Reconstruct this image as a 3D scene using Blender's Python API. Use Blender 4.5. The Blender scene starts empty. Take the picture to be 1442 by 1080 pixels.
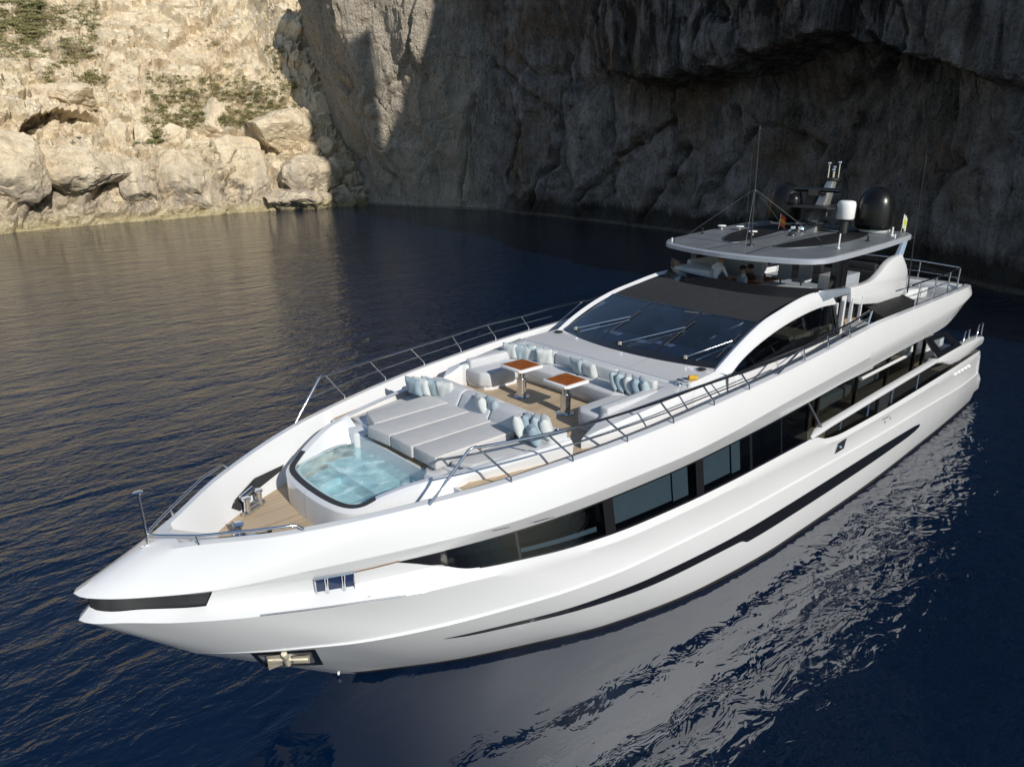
import bpy, bmesh, math, random
import numpy as np
from mathutils import Vector, Matrix, noise as mnoise
R_ = math.radians
scene = bpy.context.scene
col = scene.collection

# ------------------------------------------------------------------ camera
# boat frame: x runs aft from the bow tip, y to starboard, z up from the water
CAM = np.array([-1.30453138, -11.25297893, 10.2069458])
ROT = np.array([[0.74383466, -0.21392347, 0.63320355],
                [-0.66836367, -0.23807951, 0.70470430],
                [0.0, -0.94739374, -0.32007047]])
FPX = 1020.0
cam = bpy.data.cameras.new("camera")
cam_o = bpy.data.objects.new("camera", cam)
col.objects.link(cam_o)
m = Matrix.Identity(4)
for i in range(3):
    m[i][0] = ROT[i, 0]; m[i][1] = -ROT[i, 1]; m[i][2] = -ROT[i, 2]; m[i][3] = CAM[i]
cam_o.matrix_world = m
cam.sensor_width = 36.0
cam.lens = 36.0 * FPX / 1442.0
cam.clip_start = 0.1
cam.clip_end = 5000
scene.camera = cam_o

# ------------------------------------------------------------------ sky, sun, exposure
SUN = Vector((-0.096, -0.868, 0.488)).normalized()      # towards the sun
world = bpy.data.worlds.new("World")
scene.world = world
world.use_nodes = True
wn = world.node_tree
bg = wn.nodes["Background"]
sky = wn.nodes.new("ShaderNodeTexSky")
sky.sky_type = 'NISHITA'
sky.sun_disc = False
sky.sun_elevation = math.asin(SUN.z)
sky.sun_rotation = math.atan2(SUN.x, SUN.y)
sky.air_density = 1.0
sky.dust_density = 0.1
wn.links.new(sky.outputs[0], bg.inputs[0])
bg.inputs[1].default_value = 0.092
sun = bpy.data.lights.new("sun", 'SUN')
sun.energy = 3.4
sun.angle = R_(0.5)
sun.color = (1.0, 0.945, 0.85)
sun_o = bpy.data.objects.new("sun", sun)
sun_o.rotation_euler = SUN.to_track_quat('Z', 'Y').to_euler()
sun_o.location = (-10, -60, 60)
col.objects.link(sun_o)
scene.view_settings.view_transform = 'Standard'
scene.view_settings.look = 'None'
scene.view_settings.exposure = 0.40
scene.view_settings.gamma = 1.0
scene.render.engine = 'CYCLES'
scene.cycles.max_bounces = 10
scene.cycles.transparent_max_bounces = 16
scene.cycles.use_denoising = True
scene.cycles.caustics_reflective = False
scene.cycles.caustics_refractive = False

# ------------------------------------------------------------------ measuring helpers: where a sight line meets a plane of the boat
def sight(p):
    return ROT @ np.array([p[0] - 721.0, p[1] - 540.0, FPX])
def on_z(p, z):
    d = sight(p); return CAM + d * (z - CAM[2]) / d[2]
def on_y(p, y):
    d = sight(p); return CAM + d * (y - CAM[1]) / d[1]
def on_x(p, x):
    d = sight(p); return CAM + d * (x - CAM[0]) / d[0]
def px_of(P):
    q = ROT.T @ (np.array(P) - CAM)
    return 721 + FPX * q[0] / q[2], 540 + FPX * q[1] / q[2]

# ------------------------------------------------------------------ mesh helpers
class MB:
    """collects polygons that become ONE mesh object"""
    def __init__(s):
        s.v = []; s.f = []; s.mi = []
    def add(s, verts, faces, mi=0):
        o = len(s.v)
        s.v += [tuple(float(c) for c in v) for v in verts]
        s.f += [tuple(i + o for i in f) for f in faces]
        s.mi += [mi] * len(faces)
    def grid(s, rows, mi=0, closed=False, flip=False):
        n = len(rows[0]); vs = [p for r in rows for p in r]; fs = []
        for i in range(len(rows) - 1):
            for j in range(n if closed else n - 1):
                a = i * n + j; b = i * n + (j + 1) % n
                q = (a, b, b + n, a + n)
                fs.append(q[::-1] if flip else q)
        s.add(vs, fs, mi)
    def poly(s, pts, mi=0):
        s.add(pts, [tuple(range(len(pts)))], mi)
    def prism(s, plan, z0, z1, mi=0):
        """plan: list of (x,y); z0/z1 number or function(x,y)"""
        f0 = z0 if callable(z0) else (lambda x, y: z0)
        f1 = z1 if callable(z1) else (lambda x, y: z1)
        n = len(plan)
        vs = [(x, y, f0(x, y)) for x, y in plan] + [(x, y, f1(x, y)) for x, y in plan]
        fs = [tuple(range(n))[::-1], tuple(range(n, 2 * n))]
        fs += [(i, (i + 1) % n, n + (i + 1) % n, n + i) for i in range(n)]
        s.add(vs, fs, mi)
    def box(s, a, b, mi=0):
        (x0, y0, z0), (x1, y1, z1) = a, b
        s.prism([(x0, y0), (x1, y0), (x1, y1), (x0, y1)], z0, z1, mi)
    def tube(s, pts, r, n=8, mi=0, cap=True):
        pts = [Vector(p) for p in pts]
        rs = r if isinstance(r, (list, tuple)) else [r] * len(pts)
        up = None; rings = []
        for i, p in enumerate(pts):
            t = (pts[min(i + 1, len(pts) - 1)] - pts[max(i - 1, 0)])
            t = t.normalized() if t.length > 1e-9 else Vector((0, 0, 1))
            if up is None:
                up = Vector((0, 0, 1)) if abs(t.z) < 0.9 else Vector((1, 0, 0))
            u = (up - t * up.dot(t)).normalized(); w = t.cross(u); up = u
            rings.append([p + (u * math.cos(k * 2 * math.pi / n) + w * math.sin(k * 2 * math.pi / n)) * rs[i] for k in range(n)])
        o = len(s.v); s.grid(rings, mi, closed=True)
        if cap:
            m_ = len(rings) - 1
            s.f.append(tuple(o + k for k in range(n))[::-1]); s.mi.append(mi)
            s.f.append(tuple(o + m_ * n + k for k in range(n))); s.mi.append(mi)
    def lathe(s, prof, c, n=24, mi=0, axis=None):
        rings = []
        for r, z in prof:
            rings.append([(c[0] + r * math.cos(k * 2 * math.pi / n), c[1] + r * math.sin(k * 2 * math.pi / n), c[2] + z) for k in range(n)])
        s.grid(rings, mi, closed=True)
    def build(s, name, mats, parent=None, smooth=None, bevel=0.0, seg=2, weld=False):
        me = bpy.data.meshes.new(name)
        me.from_pydata(s.v, [], s.f)
        mats = mats if isinstance(mats, (list, tuple)) else [mats]
        for m_ in mats: me.materials.append(m_)
        if len(mats) > 1:
            me.polygons.foreach_set("material_index", s.mi)
        bm = bmesh.new(); bm.from_mesh(me)
        bmesh.ops.remove_doubles(bm, verts=bm.verts, dist=1e-4 if not weld else weld)
        bmesh.ops.recalc_face_normals(bm, faces=bm.faces)
        if bevel:
            es = [e for e in bm.edges if len(e.link_faces) == 2 and e.calc_face_angle(0) > R_(28)]
            bmesh.ops.bevel(bm, geom=es, offset=bevel, segments=seg, profile=0.5, affect='EDGES', clamp_overlap=True)
        bm.to_mesh(me); bm.free()
        o = bpy.data.objects.new(name, me)
        col.objects.link(o)
        if parent: o.parent = parent
        if smooth is not None:
            me.shade_smooth()
            me.set_sharp_from_angle(angle=R_(smooth))
        return o

def tag(o, label=None, cat=None, group=None, kind=None):
    if label: o["label"] = label
    if cat: o["category"] = cat
    if group: o["group"] = group
    if kind: o["kind"] = kind
    return o
def empty(name, loc=(0, 0, 0)):
    o = bpy.data.objects.new(name, None); col.objects.link(o); o.location = loc
    o.empty_display_size = 0.2
    return o

def pchip(xs, ys):
    xs = np.array(xs, float); ys = np.array(ys, float)
    h = np.diff(xs); dl = np.diff(ys) / h; d = np.zeros_like(ys)
    for i in range(1, len(xs) - 1):
        if dl[i - 1] * dl[i] > 0:
            w1 = 2 * h[i] + h[i - 1]; w2 = h[i] + 2 * h[i - 1]
            d[i] = (w1 + w2) / (w1 / dl[i - 1] + w2 / dl[i])
    d[0] = dl[0]; d[-1] = dl[-1]
    def f(x):
        i = int(np.clip(np.searchsorted(xs, x) - 1, 0, len(xs) - 2))
        t = (min(max(x, xs[0]), xs[-1]) - xs[i]) / h[i]
        return float((1 + 2 * t) * (1 - t) ** 2 * ys[i] + t * (1 - t) ** 2 * h[i] * d[i] + t * t * (3 - 2 * t) * ys[i + 1] + t * t * (t - 1) * h[i] * d[i + 1])
    return f
def catmull(pts, k=6):
    pts = [np.array(p, float) for p in pts]; out = []
    P = [2 * pts[0] - pts[1]] + pts + [2 * pts[-1] - pts[-2]]
    for i in range(1, len(P) - 2):
        for j in range(k):
            t = j / k
            out.append(0.5 * ((2 * P[i]) + (-P[i - 1] + P[i + 1]) * t + (2 * P[i - 1] - 5 * P[i] + 4 * P[i + 1] - P[i + 2]) * t * t + (-P[i - 1] + 3 * P[i] - 3 * P[i + 1] + P[i + 2]) * t ** 3))
    out.append(pts[-1])
    return out

# ------------------------------------------------------------------ materials
def nt(name):
    mt = bpy.data.materials.new(name); mt.use_nodes = True
    t = mt.node_tree
    return mt, t, t.nodes["Principled BSDF"]
def N(t, typ, **kw):
    n = t.nodes.new(typ)
    for k, v in kw.items():
        if k in n.inputs: n.inputs[k].default_value = v
        else: setattr(n, k, v)
    return n
def L(t, a, b): t.links.new(a, b)
def ramp(t, src, stops):
    r = t.nodes.new("ShaderNodeValToRGB"); e = r.color_ramp.elements
    while len(e) < len(stops): e.new(0.5)
    for i, (p, c) in enumerate(stops):
        e[i].position = p; e[i].color = (*c, 1) if len(c) == 3 else c
    L(t, src, r.inputs[0]); return r
def mix(t, fac, a, b, typ='MIX'):
    n = t.nodes.new("ShaderNodeMix"); n.data_type = 'RGBA'; n.blend_type = typ
    for s_, v in ((0, fac), (6, a), (7, b)):
        if hasattr(v, 'links'): L(t, v, n.inputs[s_])
        elif s_ == 0: n.inputs[0].default_value = v
        else: n.inputs[s_].default_value = (*v, 1)
    return n.outputs[2]
def coords(t, scale=(1, 1, 1), kind='Object'):
    tc = N(t, "ShaderNodeTexCoord"); mp = N(t, "ShaderNodeMapping")
    mp.inputs["Scale"].default_value = scale
    L(t, tc.outputs[kind], mp.inputs[0]); return mp.outputs[0]
def noise_n(t, vec, scale, detail=4, rough=0.55, dist=0.0):
    n = N(t, "ShaderNodeTexNoise"); L(t, vec, n.inputs["Vector"])
    n.inputs["Scale"].default_value = scale; n.inputs["Detail"].default_value = detail
    n.inputs["Roughness"].default_value = rough; n.inputs["Distortion"].default_value = dist
    return n.outputs["Fac"]
def math_n(t, op, a, b=None, clamp=False):
    n = N(t, "ShaderNodeMath", operation=op); n.use_clamp = clamp
    for i, v in enumerate((a, b)):
        if v is None: continue
        if hasattr(v, 'links'): L(t, v, n.inputs[i])
        else: n.inputs[i].default_value = v
    return n.outputs[0]
def bump(t, bs, h, strength=0.3, dist=0.02):
    b = N(t, "ShaderNodeBump"); b.inputs["Strength"].default_value = strength; b.inputs["Distance"].default_value = dist
    L(t, h, b.inputs["Height"]); L(t, b.outputs[0], bs.inputs["Normal"]); return b
def plain(name, c, rough=0.4, metal=0.0, var=0.06, nscale=3.0, coat=0.0, bmp=0.0, bscale=60.0, edge=0.0):
    mt, t, b = nt(name)
    v = coords(t)
    n = noise_n(t, v, nscale, 5)
    lo = tuple(x * (1 - var) for x in c); hi = tuple(min(1, x * (1 + var)) for x in c)
    r = ramp(t, n, [(0.3, lo), (0.7, hi)])
    L(t, r.outputs[0], b.inputs["Base Color"])
    rr = ramp(t, noise_n(t, v, nscale * 2.3, 3), [(0.3, (rough * 0.85,) * 3), (0.7, (min(1, rough * 1.15),) * 3)])
    L(t, rr.outputs[0], b.inputs["Roughness"])
    b.inputs["Metallic"].default_value = metal
    b.inputs["Coat Weight"].default_value = coat; b.inputs["Coat Roughness"].default_value = 0.06
    if bmp: bump(t, b, noise_n(t, v, bscale, 3), bmp, 0.01)
    elif edge:
        bv = N(t, "ShaderNodeBevel"); bv.samples = 4; bv.inputs["Radius"].default_value = edge
        L(t, bv.outputs[0], b.inputs["Normal"])
    return mt

M = {}
M['white'] = plain("gelcoat white", (0.66, 0.67, 0.685), 0.2, var=0.015, nscale=0.6, coat=0.6, edge=0.025)
M['boot'] = plain("antifouling dark", (0.025, 0.022, 0.022), 0.5, var=0.3)
M['black'] = plain("gloss black", (0.012, 0.012, 0.014), 0.12, coat=0.6)
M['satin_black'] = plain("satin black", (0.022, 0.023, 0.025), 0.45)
M['chrome'] = plain("polished steel", (0.72, 0.73, 0.75), 0.12, metal=1.0, var=0.03)
M['rubber'] = plain("dark rubber", (0.03, 0.033, 0.036), 0.6)
M['grey_metal'] = plain("grey metallic paint", (0.16, 0.18, 0.20), 0.38, metal=0.55, var=0.08, coat=0.2)
M['silver_edge'] = plain("silver grey paint", (0.42, 0.45, 0.50), 0.3, metal=0.25, var=0.04)
M['dome_white'] = plain("white radome", (0.75, 0.75, 0.74), 0.35, var=0.02)
M['dome_black'] = plain("black radome", (0.006, 0.0065, 0.007), 0.30)
M['dome_black'].node_tree.nodes["Principled BSDF"].inputs["Specular IOR Level"].default_value = 0.3
M['alu'] = plain("raw aluminium", (0.5, 0.5, 0.48), 0.4, metal=0.8)
M['anchor'] = plain("galvanised anchor", (0.62, 0.56, 0.43), 0.5, var=0.25, nscale=6)
M['mesh_shade'] = plain("dark mesh sunshade", (0.020, 0.021, 0.023), 0.85, bmp=0.25, bscale=160)

def fabric(name, c, var=0.05, scale=420.0, wrinkle=0.12):
    mt, t, b = nt(name)
    v = coords(t)
    n = noise_n(t, v, 5.0, 4); w = noise_n(t, v, scale, 2)
    r = ramp(t, math_n(t, 'ADD', math_n(t, 'MULTIPLY', n, 0.6), math_n(t, 'MULTIPLY', w, 0.4)),
             [(0.35, tuple(x * (1 - var) for x in c)), (0.65, tuple(min(1, x * (1 + var)) for x in c))])
    L(t, r.outputs[0], b.inputs["Base Color"]); b.inputs["Roughness"].default_value = 0.85
    b.inputs["Sheen Weight"].default_value = 0.15
    bump(t, b, noise_n(t, v, 9.0, 3), wrinkle, 0.03)
    return mt
M['cushion'] = fabric("light grey cushion", (0.50, 0.51, 0.53))
M['pad'] = fabric("grey sunpad fabric", (0.45, 0.45, 0.455), wrinkle=0.22)
M['piping'] = fabric("pale piping", (0.62, 0.61, 0.58))
M['pillow_blue'] = fabric("pale blue pillow cloth", (0.34, 0.42, 0.46), 0.14, 30)
M['pillow_sky'] = fabric("greyish blue pillow cloth", (0.26, 0.345, 0.40), 0.15, 30)
M['pillow_cream'] = fabric("off white pillow cloth", (0.54, 0.57, 0.565), 0.05)

def teak():
    mt, t, b = nt("teak planking")
    v = coords(t)
    sx = N(t, "ShaderNodeSeparateXYZ"); L(t, v, sx.inputs[0])
    f = math_n(t, 'FRACT', math_n(t, 'MULTIPLY', sx.outputs[1], 1 / 0.062))
    line = ramp(t, f, [(0.0, (0, 0, 0)), (0.06, (0, 0, 0)), (0.11, (1, 1, 1)), (0.95, (1, 1, 1)), (1.0, (0, 0, 0))])
    row = math_n(t, 'FLOOR', math_n(t, 'MULTIPLY', sx.outputs[1], 1 / 0.062))
    wn_ = N(t, "ShaderNodeTexWhiteNoise", noise_dimensions='1D'); L(t, row, wn_.inputs["W"])
    g = noise_n(t, coords(t, (2.0, 40, 1)), 3.0, 5, 0.65)
    big = noise_n(t, v, 0.9, 3)
    s_ = math_n(t, 'ADD', math_n(t, 'MULTIPLY', g, 0.5), math_n(t, 'ADD', math_n(t, 'MULTIPLY', wn_.outputs[0], 0.25), math_n(t, 'MULTIPLY', big, 0.25)))
    c = ramp(t, s_, [(0.25, (0.40, 0.295, 0.185)), (0.5, (0.53, 0.41, 0.275)), (0.8, (0.64, 0.52, 0.38))])
    L(t, mix(t, line.outputs[0], (0.10, 0.075, 0.055), c.outputs[0]), b.inputs["Base Color"])
    b.inputs["Roughness"].default_value = 0.7
    bump(t, b, line.outputs[0], 0.3, 0.004)
    return mt
M['teak'] = teak()
M['table_wood'] = plain("varnished mahogany", (0.36, 0.10, 0.02), 0.18, var=0.25, nscale=4, coat=0.8)

def schlick(t, f0, normal=None):
    lw = N(t, "ShaderNodeLayerWeight"); lw.inputs[0].default_value = 0.5
    if normal is not None: L(t, normal, lw.inputs[1])
    p = math_n(t, 'POWER', lw.outputs["Facing"], 5.0)
    return math_n(t, 'ADD', f0, math_n(t, 'MULTIPLY', p, 1 - f0), True)
def glass(name, tint, rough=0.02, ior=1.5):
    mt, t, b = nt(name)
    t.nodes.remove(b)
    out = t.nodes["Material Output"]
    tr = N(t, "ShaderNodeBsdfTransparent"); tr.inputs[0].default_value = (*tint, 1)
    gl = N(t, "ShaderNodeBsdfGlossy"); gl.inputs["Roughness"].default_value = rough; gl.inputs[0].default_value = (1, 1, 1, 1)
    w = noise_n(t, coords(t), 1.3, 2)
    bp = N(t, "ShaderNodeBump"); bp.inputs["Strength"].default_value = 0.02; bp.inputs["Distance"].default_value = 0.1
    L(t, w, bp.inputs["Height"]); L(t, bp.outputs[0], gl.inputs["Normal"])
    mx = N(t, "ShaderNodeMixShader")
    L(t, schlick(t, ((ior - 1) / (ior + 1)) ** 2), mx.inputs[0]); L(t, tr.outputs[0], mx.inputs[1]); L(t, gl.outputs[0], mx.inputs[2])
    L(t, mx.outputs[0], out.inputs[0])
    return mt
M['glass_dark'] = glass("dark tinted glass", (0.26, 0.30, 0.33), ior=1.5)
M['glass_blue'] = glass("windscreen glass", (0.30, 0.37, 0.47), ior=2.2)
M['glass_clear'] = glass("clear acrylic", (0.85, 0.92, 0.94), ior=1.25)
M['void'] = plain('deep black opening', (.004, .004, .005), .6)

_t = M['white'].node_tree; _b = _t.nodes["Principled BSDF"]
_bv = [n for n in _t.nodes if n.bl_idname == "ShaderNodeBevel"][0]
_bp = N(_t, "ShaderNodeBump"); _bp.inputs["Strength"].default_value = 0.12; _bp.inputs["Distance"].default_value = 0.02
L(_t, noise_n(_t, coords(_t), 0.9, 2), _bp.inputs["Height"]); L(_t, _bv.outputs[0], _bp.inputs["Normal"]); L(_t, _bp.outputs[0], _b.inputs["Normal"])

# ================================================================== SETTING: water, cliffs
def water_mat():
    mt, t, b = nt("sea water")
    geo = N(t, "ShaderNodeNewGeometry")
    def vec(sx, sy, rot):
        mp = N(t, "ShaderNodeMapping"); mp.inputs["Scale"].default_value = (sx, sy, 1); mp.inputs["Rotation"].default_value = (0, 0, R_(rot))
        L(t, geo.outputs["Position"], mp.inputs[0]); return mp.outputs[0]
    # wind ripples: crests run across the view, finer ones on top
    n1 = noise_n(t, vec(0.40, 1.0, 20), 0.75, 2, 0.5, 0.6)
    n2 = noise_n(t, vec(0.55, 1.0, 35), 2.2, 3, 0.55, 0.8)
    n3 = noise_n(t, vec(0.7, 1.0, -10), 5.0, 3, 0.6, 0.4)
    # sheltered water along the port side of the yacht is calmer
    sx = N(t, "ShaderNodeSeparateXYZ"); L(t, geo.outputs["Position"], sx.inputs[0])
    calm = N(t, "ShaderNodeMapRange"); calm.interpolation_type = 'SMOOTHSTEP'
    calm.inputs[1].default_value = -3.0; calm.inputs[2].default_value = 2.5; calm.inputs[3].default_value = 0.30; calm.inputs[4].default_value = 1.0
    L(t, sx.outputs[1], calm.inputs[0])
    gust = N(t, "ShaderNodeMapRange"); gust.inputs[1].default_value = .35; gust.inputs[2].default_value = .65; gust.inputs[3].default_value = .55; gust.inputs[4].default_value = 1.25
    L(t, noise_n(t, vec(0.5, 1.0, 15), 0.045, 3, 0.55, 0.8), gust.inputs[0])
    fine_amt = math_n(t, 'MULTIPLY', math_n(t, 'POWER', calm.outputs[0], 1.6), math_n(t, 'MULTIPLY', gust.outputs[0], 0.036))
    h = math_n(t, 'ADD', math_n(t, 'MULTIPLY', n1, 0.16), math_n(t, 'ADD', math_n(t, 'MULTIPLY', n2, math_n(t, 'MULTIPLY', gust.outputs[0], 0.082)), math_n(t, 'MULTIPLY', n3, fine_amt)))
    aft = N(t, "ShaderNodeMapRange"); aft.interpolation_type = 'SMOOTHSTEP'
    aft.inputs[1].default_value = 6.0; aft.inputs[2].default_value = 26.0; aft.inputs[3].default_value = 0.0; aft.inputs[4].default_value = 0.28
    L(t, sx.outputs[0], aft.inputs[0])
    h = math_n(t, 'MULTIPLY', h, math_n(t, 'MINIMUM', 1.0, math_n(t, 'ADD', calm.outputs[0], aft.outputs[0])))
    n4 = noise_n(t, vec(0.75, 1.0, 60), 1.9, 1, 0.4, 1.6)
    h = math_n(t, 'ADD', h, math_n(t, 'MULTIPLY', math_n(t, 'MULTIPLY', n4, 0.055), math_n(t, 'MULTIPLY', aft.outputs[0], 3.5)))
    bp = N(t, "ShaderNodeBump"); bp.inputs["Strength"].default_value = 1.0; bp.inputs["Distance"].default_value = 1.0
    L(t, h, bp.inputs["Height"]); L(t, bp.outputs[0], b.inputs["Normal"])
    c = ramp(t, noise_n(t, geo.outputs["Position"], 0.03, 2), [(0.3, (0.0006, 0.0072, 0.025)), (0.7, (0.0010, 0.009, 0.031))])
    L(t, c.outputs[0], b.inputs["Base Color"])
    b.inputs["Roughness"].default_value = 0.03
    # IOR raised along the port side only to brighten the hull's reflection
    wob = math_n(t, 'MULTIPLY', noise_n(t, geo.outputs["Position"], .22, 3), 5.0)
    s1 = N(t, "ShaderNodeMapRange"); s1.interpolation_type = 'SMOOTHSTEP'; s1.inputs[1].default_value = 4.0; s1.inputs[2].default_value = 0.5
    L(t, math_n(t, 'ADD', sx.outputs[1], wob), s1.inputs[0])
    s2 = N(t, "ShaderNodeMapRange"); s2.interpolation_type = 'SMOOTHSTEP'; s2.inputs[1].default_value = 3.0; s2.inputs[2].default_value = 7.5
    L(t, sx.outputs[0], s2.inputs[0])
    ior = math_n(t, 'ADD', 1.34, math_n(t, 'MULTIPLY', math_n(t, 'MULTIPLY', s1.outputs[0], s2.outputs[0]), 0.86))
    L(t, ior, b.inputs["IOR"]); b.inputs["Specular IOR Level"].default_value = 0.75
    return mt
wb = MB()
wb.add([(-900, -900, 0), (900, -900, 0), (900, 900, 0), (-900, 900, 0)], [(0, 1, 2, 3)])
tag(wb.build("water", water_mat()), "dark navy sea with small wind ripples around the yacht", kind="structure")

def rock_mat(name, lit):
    mt, t, b = nt(name)
    geo = N(t, "ShaderNodeNewGeometry"); pos = geo.outputs["Position"]
    sx = N(t, "ShaderNodeSeparateXYZ"); L(t, pos, sx.inputs[0])
    z = sx.outputs[2]
    def mp(s):
        n = N(t, "ShaderNodeMapping"); n.inputs["Scale"].default_value = s; L(t, pos, n.inputs[0]); return n.outputs[0]
    big = noise_n(t, pos, 0.10, 4, 0.6); mid = noise_n(t, pos, 0.55, 5, 0.65); fine = noise_n(t, pos, 3.2, 6, 0.7)
    streak = noise_n(t, mp((0.9, 0.9, 0.07)), 0.9, 5, 0.65, 0.4)
    streak2 = noise_n(t, mp((2.6, 2.6, 0.16)), 1.0, 4, 0.6)
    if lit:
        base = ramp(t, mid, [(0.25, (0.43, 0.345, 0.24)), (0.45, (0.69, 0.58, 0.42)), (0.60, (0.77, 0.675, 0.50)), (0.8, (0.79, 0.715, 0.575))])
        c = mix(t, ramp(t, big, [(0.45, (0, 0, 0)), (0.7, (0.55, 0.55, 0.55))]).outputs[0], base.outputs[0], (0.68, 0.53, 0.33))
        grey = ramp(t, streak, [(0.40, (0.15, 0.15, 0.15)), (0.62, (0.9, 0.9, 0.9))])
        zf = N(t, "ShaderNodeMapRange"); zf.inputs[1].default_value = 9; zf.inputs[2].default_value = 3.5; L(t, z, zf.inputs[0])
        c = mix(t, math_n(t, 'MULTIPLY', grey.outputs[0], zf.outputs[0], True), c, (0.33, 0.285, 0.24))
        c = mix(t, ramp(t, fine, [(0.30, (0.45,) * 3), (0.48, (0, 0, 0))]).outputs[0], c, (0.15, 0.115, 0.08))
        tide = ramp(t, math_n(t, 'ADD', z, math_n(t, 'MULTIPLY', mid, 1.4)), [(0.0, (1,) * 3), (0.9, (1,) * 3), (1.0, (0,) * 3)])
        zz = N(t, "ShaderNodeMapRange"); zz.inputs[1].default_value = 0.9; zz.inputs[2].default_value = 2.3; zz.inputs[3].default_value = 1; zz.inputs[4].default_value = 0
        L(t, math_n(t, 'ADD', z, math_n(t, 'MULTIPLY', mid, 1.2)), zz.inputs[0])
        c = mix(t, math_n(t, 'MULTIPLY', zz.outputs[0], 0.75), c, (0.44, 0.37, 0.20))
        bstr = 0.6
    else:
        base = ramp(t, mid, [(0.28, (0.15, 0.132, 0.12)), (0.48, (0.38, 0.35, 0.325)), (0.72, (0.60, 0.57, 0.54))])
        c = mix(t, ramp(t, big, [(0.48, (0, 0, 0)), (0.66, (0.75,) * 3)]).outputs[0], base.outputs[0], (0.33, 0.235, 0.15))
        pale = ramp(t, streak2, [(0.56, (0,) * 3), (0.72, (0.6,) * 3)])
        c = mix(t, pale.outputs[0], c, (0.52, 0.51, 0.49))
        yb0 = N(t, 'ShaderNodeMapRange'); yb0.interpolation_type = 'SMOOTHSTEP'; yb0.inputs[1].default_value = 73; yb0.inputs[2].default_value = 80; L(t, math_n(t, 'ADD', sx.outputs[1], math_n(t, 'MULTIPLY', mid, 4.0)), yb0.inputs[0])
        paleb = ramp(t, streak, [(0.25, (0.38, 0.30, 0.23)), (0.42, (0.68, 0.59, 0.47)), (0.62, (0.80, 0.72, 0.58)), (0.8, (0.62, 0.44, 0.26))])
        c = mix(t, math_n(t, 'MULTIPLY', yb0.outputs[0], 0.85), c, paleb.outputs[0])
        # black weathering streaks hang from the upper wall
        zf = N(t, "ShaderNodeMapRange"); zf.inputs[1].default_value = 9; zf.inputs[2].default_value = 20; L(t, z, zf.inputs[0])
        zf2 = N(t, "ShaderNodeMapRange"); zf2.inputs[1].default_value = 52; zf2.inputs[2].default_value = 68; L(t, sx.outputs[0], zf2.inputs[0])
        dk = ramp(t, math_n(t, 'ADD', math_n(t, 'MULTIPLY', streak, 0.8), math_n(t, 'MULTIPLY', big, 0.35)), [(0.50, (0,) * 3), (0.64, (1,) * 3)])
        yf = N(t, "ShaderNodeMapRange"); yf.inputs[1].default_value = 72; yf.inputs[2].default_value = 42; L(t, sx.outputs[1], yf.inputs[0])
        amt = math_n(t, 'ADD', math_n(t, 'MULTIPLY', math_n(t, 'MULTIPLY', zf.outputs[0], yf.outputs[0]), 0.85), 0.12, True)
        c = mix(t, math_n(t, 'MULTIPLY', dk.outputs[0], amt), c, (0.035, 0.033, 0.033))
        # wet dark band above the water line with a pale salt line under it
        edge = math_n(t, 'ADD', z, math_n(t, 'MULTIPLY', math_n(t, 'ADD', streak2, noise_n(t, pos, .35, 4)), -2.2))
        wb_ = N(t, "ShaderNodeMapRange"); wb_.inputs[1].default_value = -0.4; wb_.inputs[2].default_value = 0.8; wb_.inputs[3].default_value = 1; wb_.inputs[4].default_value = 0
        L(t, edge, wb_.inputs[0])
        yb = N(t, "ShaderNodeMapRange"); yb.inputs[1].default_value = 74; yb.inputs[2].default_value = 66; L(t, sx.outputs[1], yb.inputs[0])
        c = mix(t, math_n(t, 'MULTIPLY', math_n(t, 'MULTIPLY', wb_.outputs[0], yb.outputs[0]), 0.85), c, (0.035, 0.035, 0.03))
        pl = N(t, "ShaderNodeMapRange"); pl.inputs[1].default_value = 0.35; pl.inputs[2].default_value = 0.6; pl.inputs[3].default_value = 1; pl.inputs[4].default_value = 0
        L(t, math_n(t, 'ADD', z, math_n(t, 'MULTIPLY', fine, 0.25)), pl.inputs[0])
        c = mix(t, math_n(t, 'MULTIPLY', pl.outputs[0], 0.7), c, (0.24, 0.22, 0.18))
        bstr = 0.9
    b.inputs["Roughness"].default_value = 0.9
    b.inputs["Specular IOR Level"].default_value = 0.2
    vo = N(t, "ShaderNodeTexVoronoi", feature='DISTANCE_TO_EDGE'); vo.inputs["Scale"].default_value = 0.8
    L(t, pos, vo.inputs["Vector"])
    crack = ramp(t, vo.outputs[0], [(0.0, (0,) * 3), (0.06, (1,) * 3)])
    crisp = noise_n(t, pos, 9.0, 8, 0.75)
    c = mix(t, 0.45 if lit else 1.0, c, ramp(t, crisp, [(0.33, (0.55, 0.53, 0.51)), (0.5, (1, 1, 1)), (0.7, (1.0, 1.0, 1.0))]).outputs[0], 'MULTIPLY')
    if not lit: c = mix(t, 0.6, c, ramp(t, fine, [(0.34, (0.32, 0.31, 0.30)), (0.50, (1, 1, 1)), (0.7, (1.0, 1.0, 1.0))]).outputs[0], 'MULTIPLY')
    vo2 = N(t, 'ShaderNodeTexVoronoi', feature='DISTANCE_TO_EDGE'); vo2.inputs['Scale'].default_value = 0.33
    wv = N(t, 'ShaderNodeTexNoise'); wv.inputs['Scale'].default_value = .8; wv.inputs['Detail'].default_value = 5; L(t, pos, wv.inputs['Vector'])
    wv.inputs['Scale'].default_value = .35; wv.inputs['Roughness'].default_value = .7; vm = N(t, 'ShaderNodeVectorMath', operation='SCALE'); vm.inputs['Scale'].default_value = 5.0; L(t, wv.outputs[1], vm.inputs[0]); va = N(t, 'ShaderNodeVectorMath', operation='ADD'); L(t, pos, va.inputs[0]); L(t, vm.outputs[0], va.inputs[1]); L(t, va.outputs[0], vo2.inputs['Vector']); vo2.inputs['Scale'].default_value = .22
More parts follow.
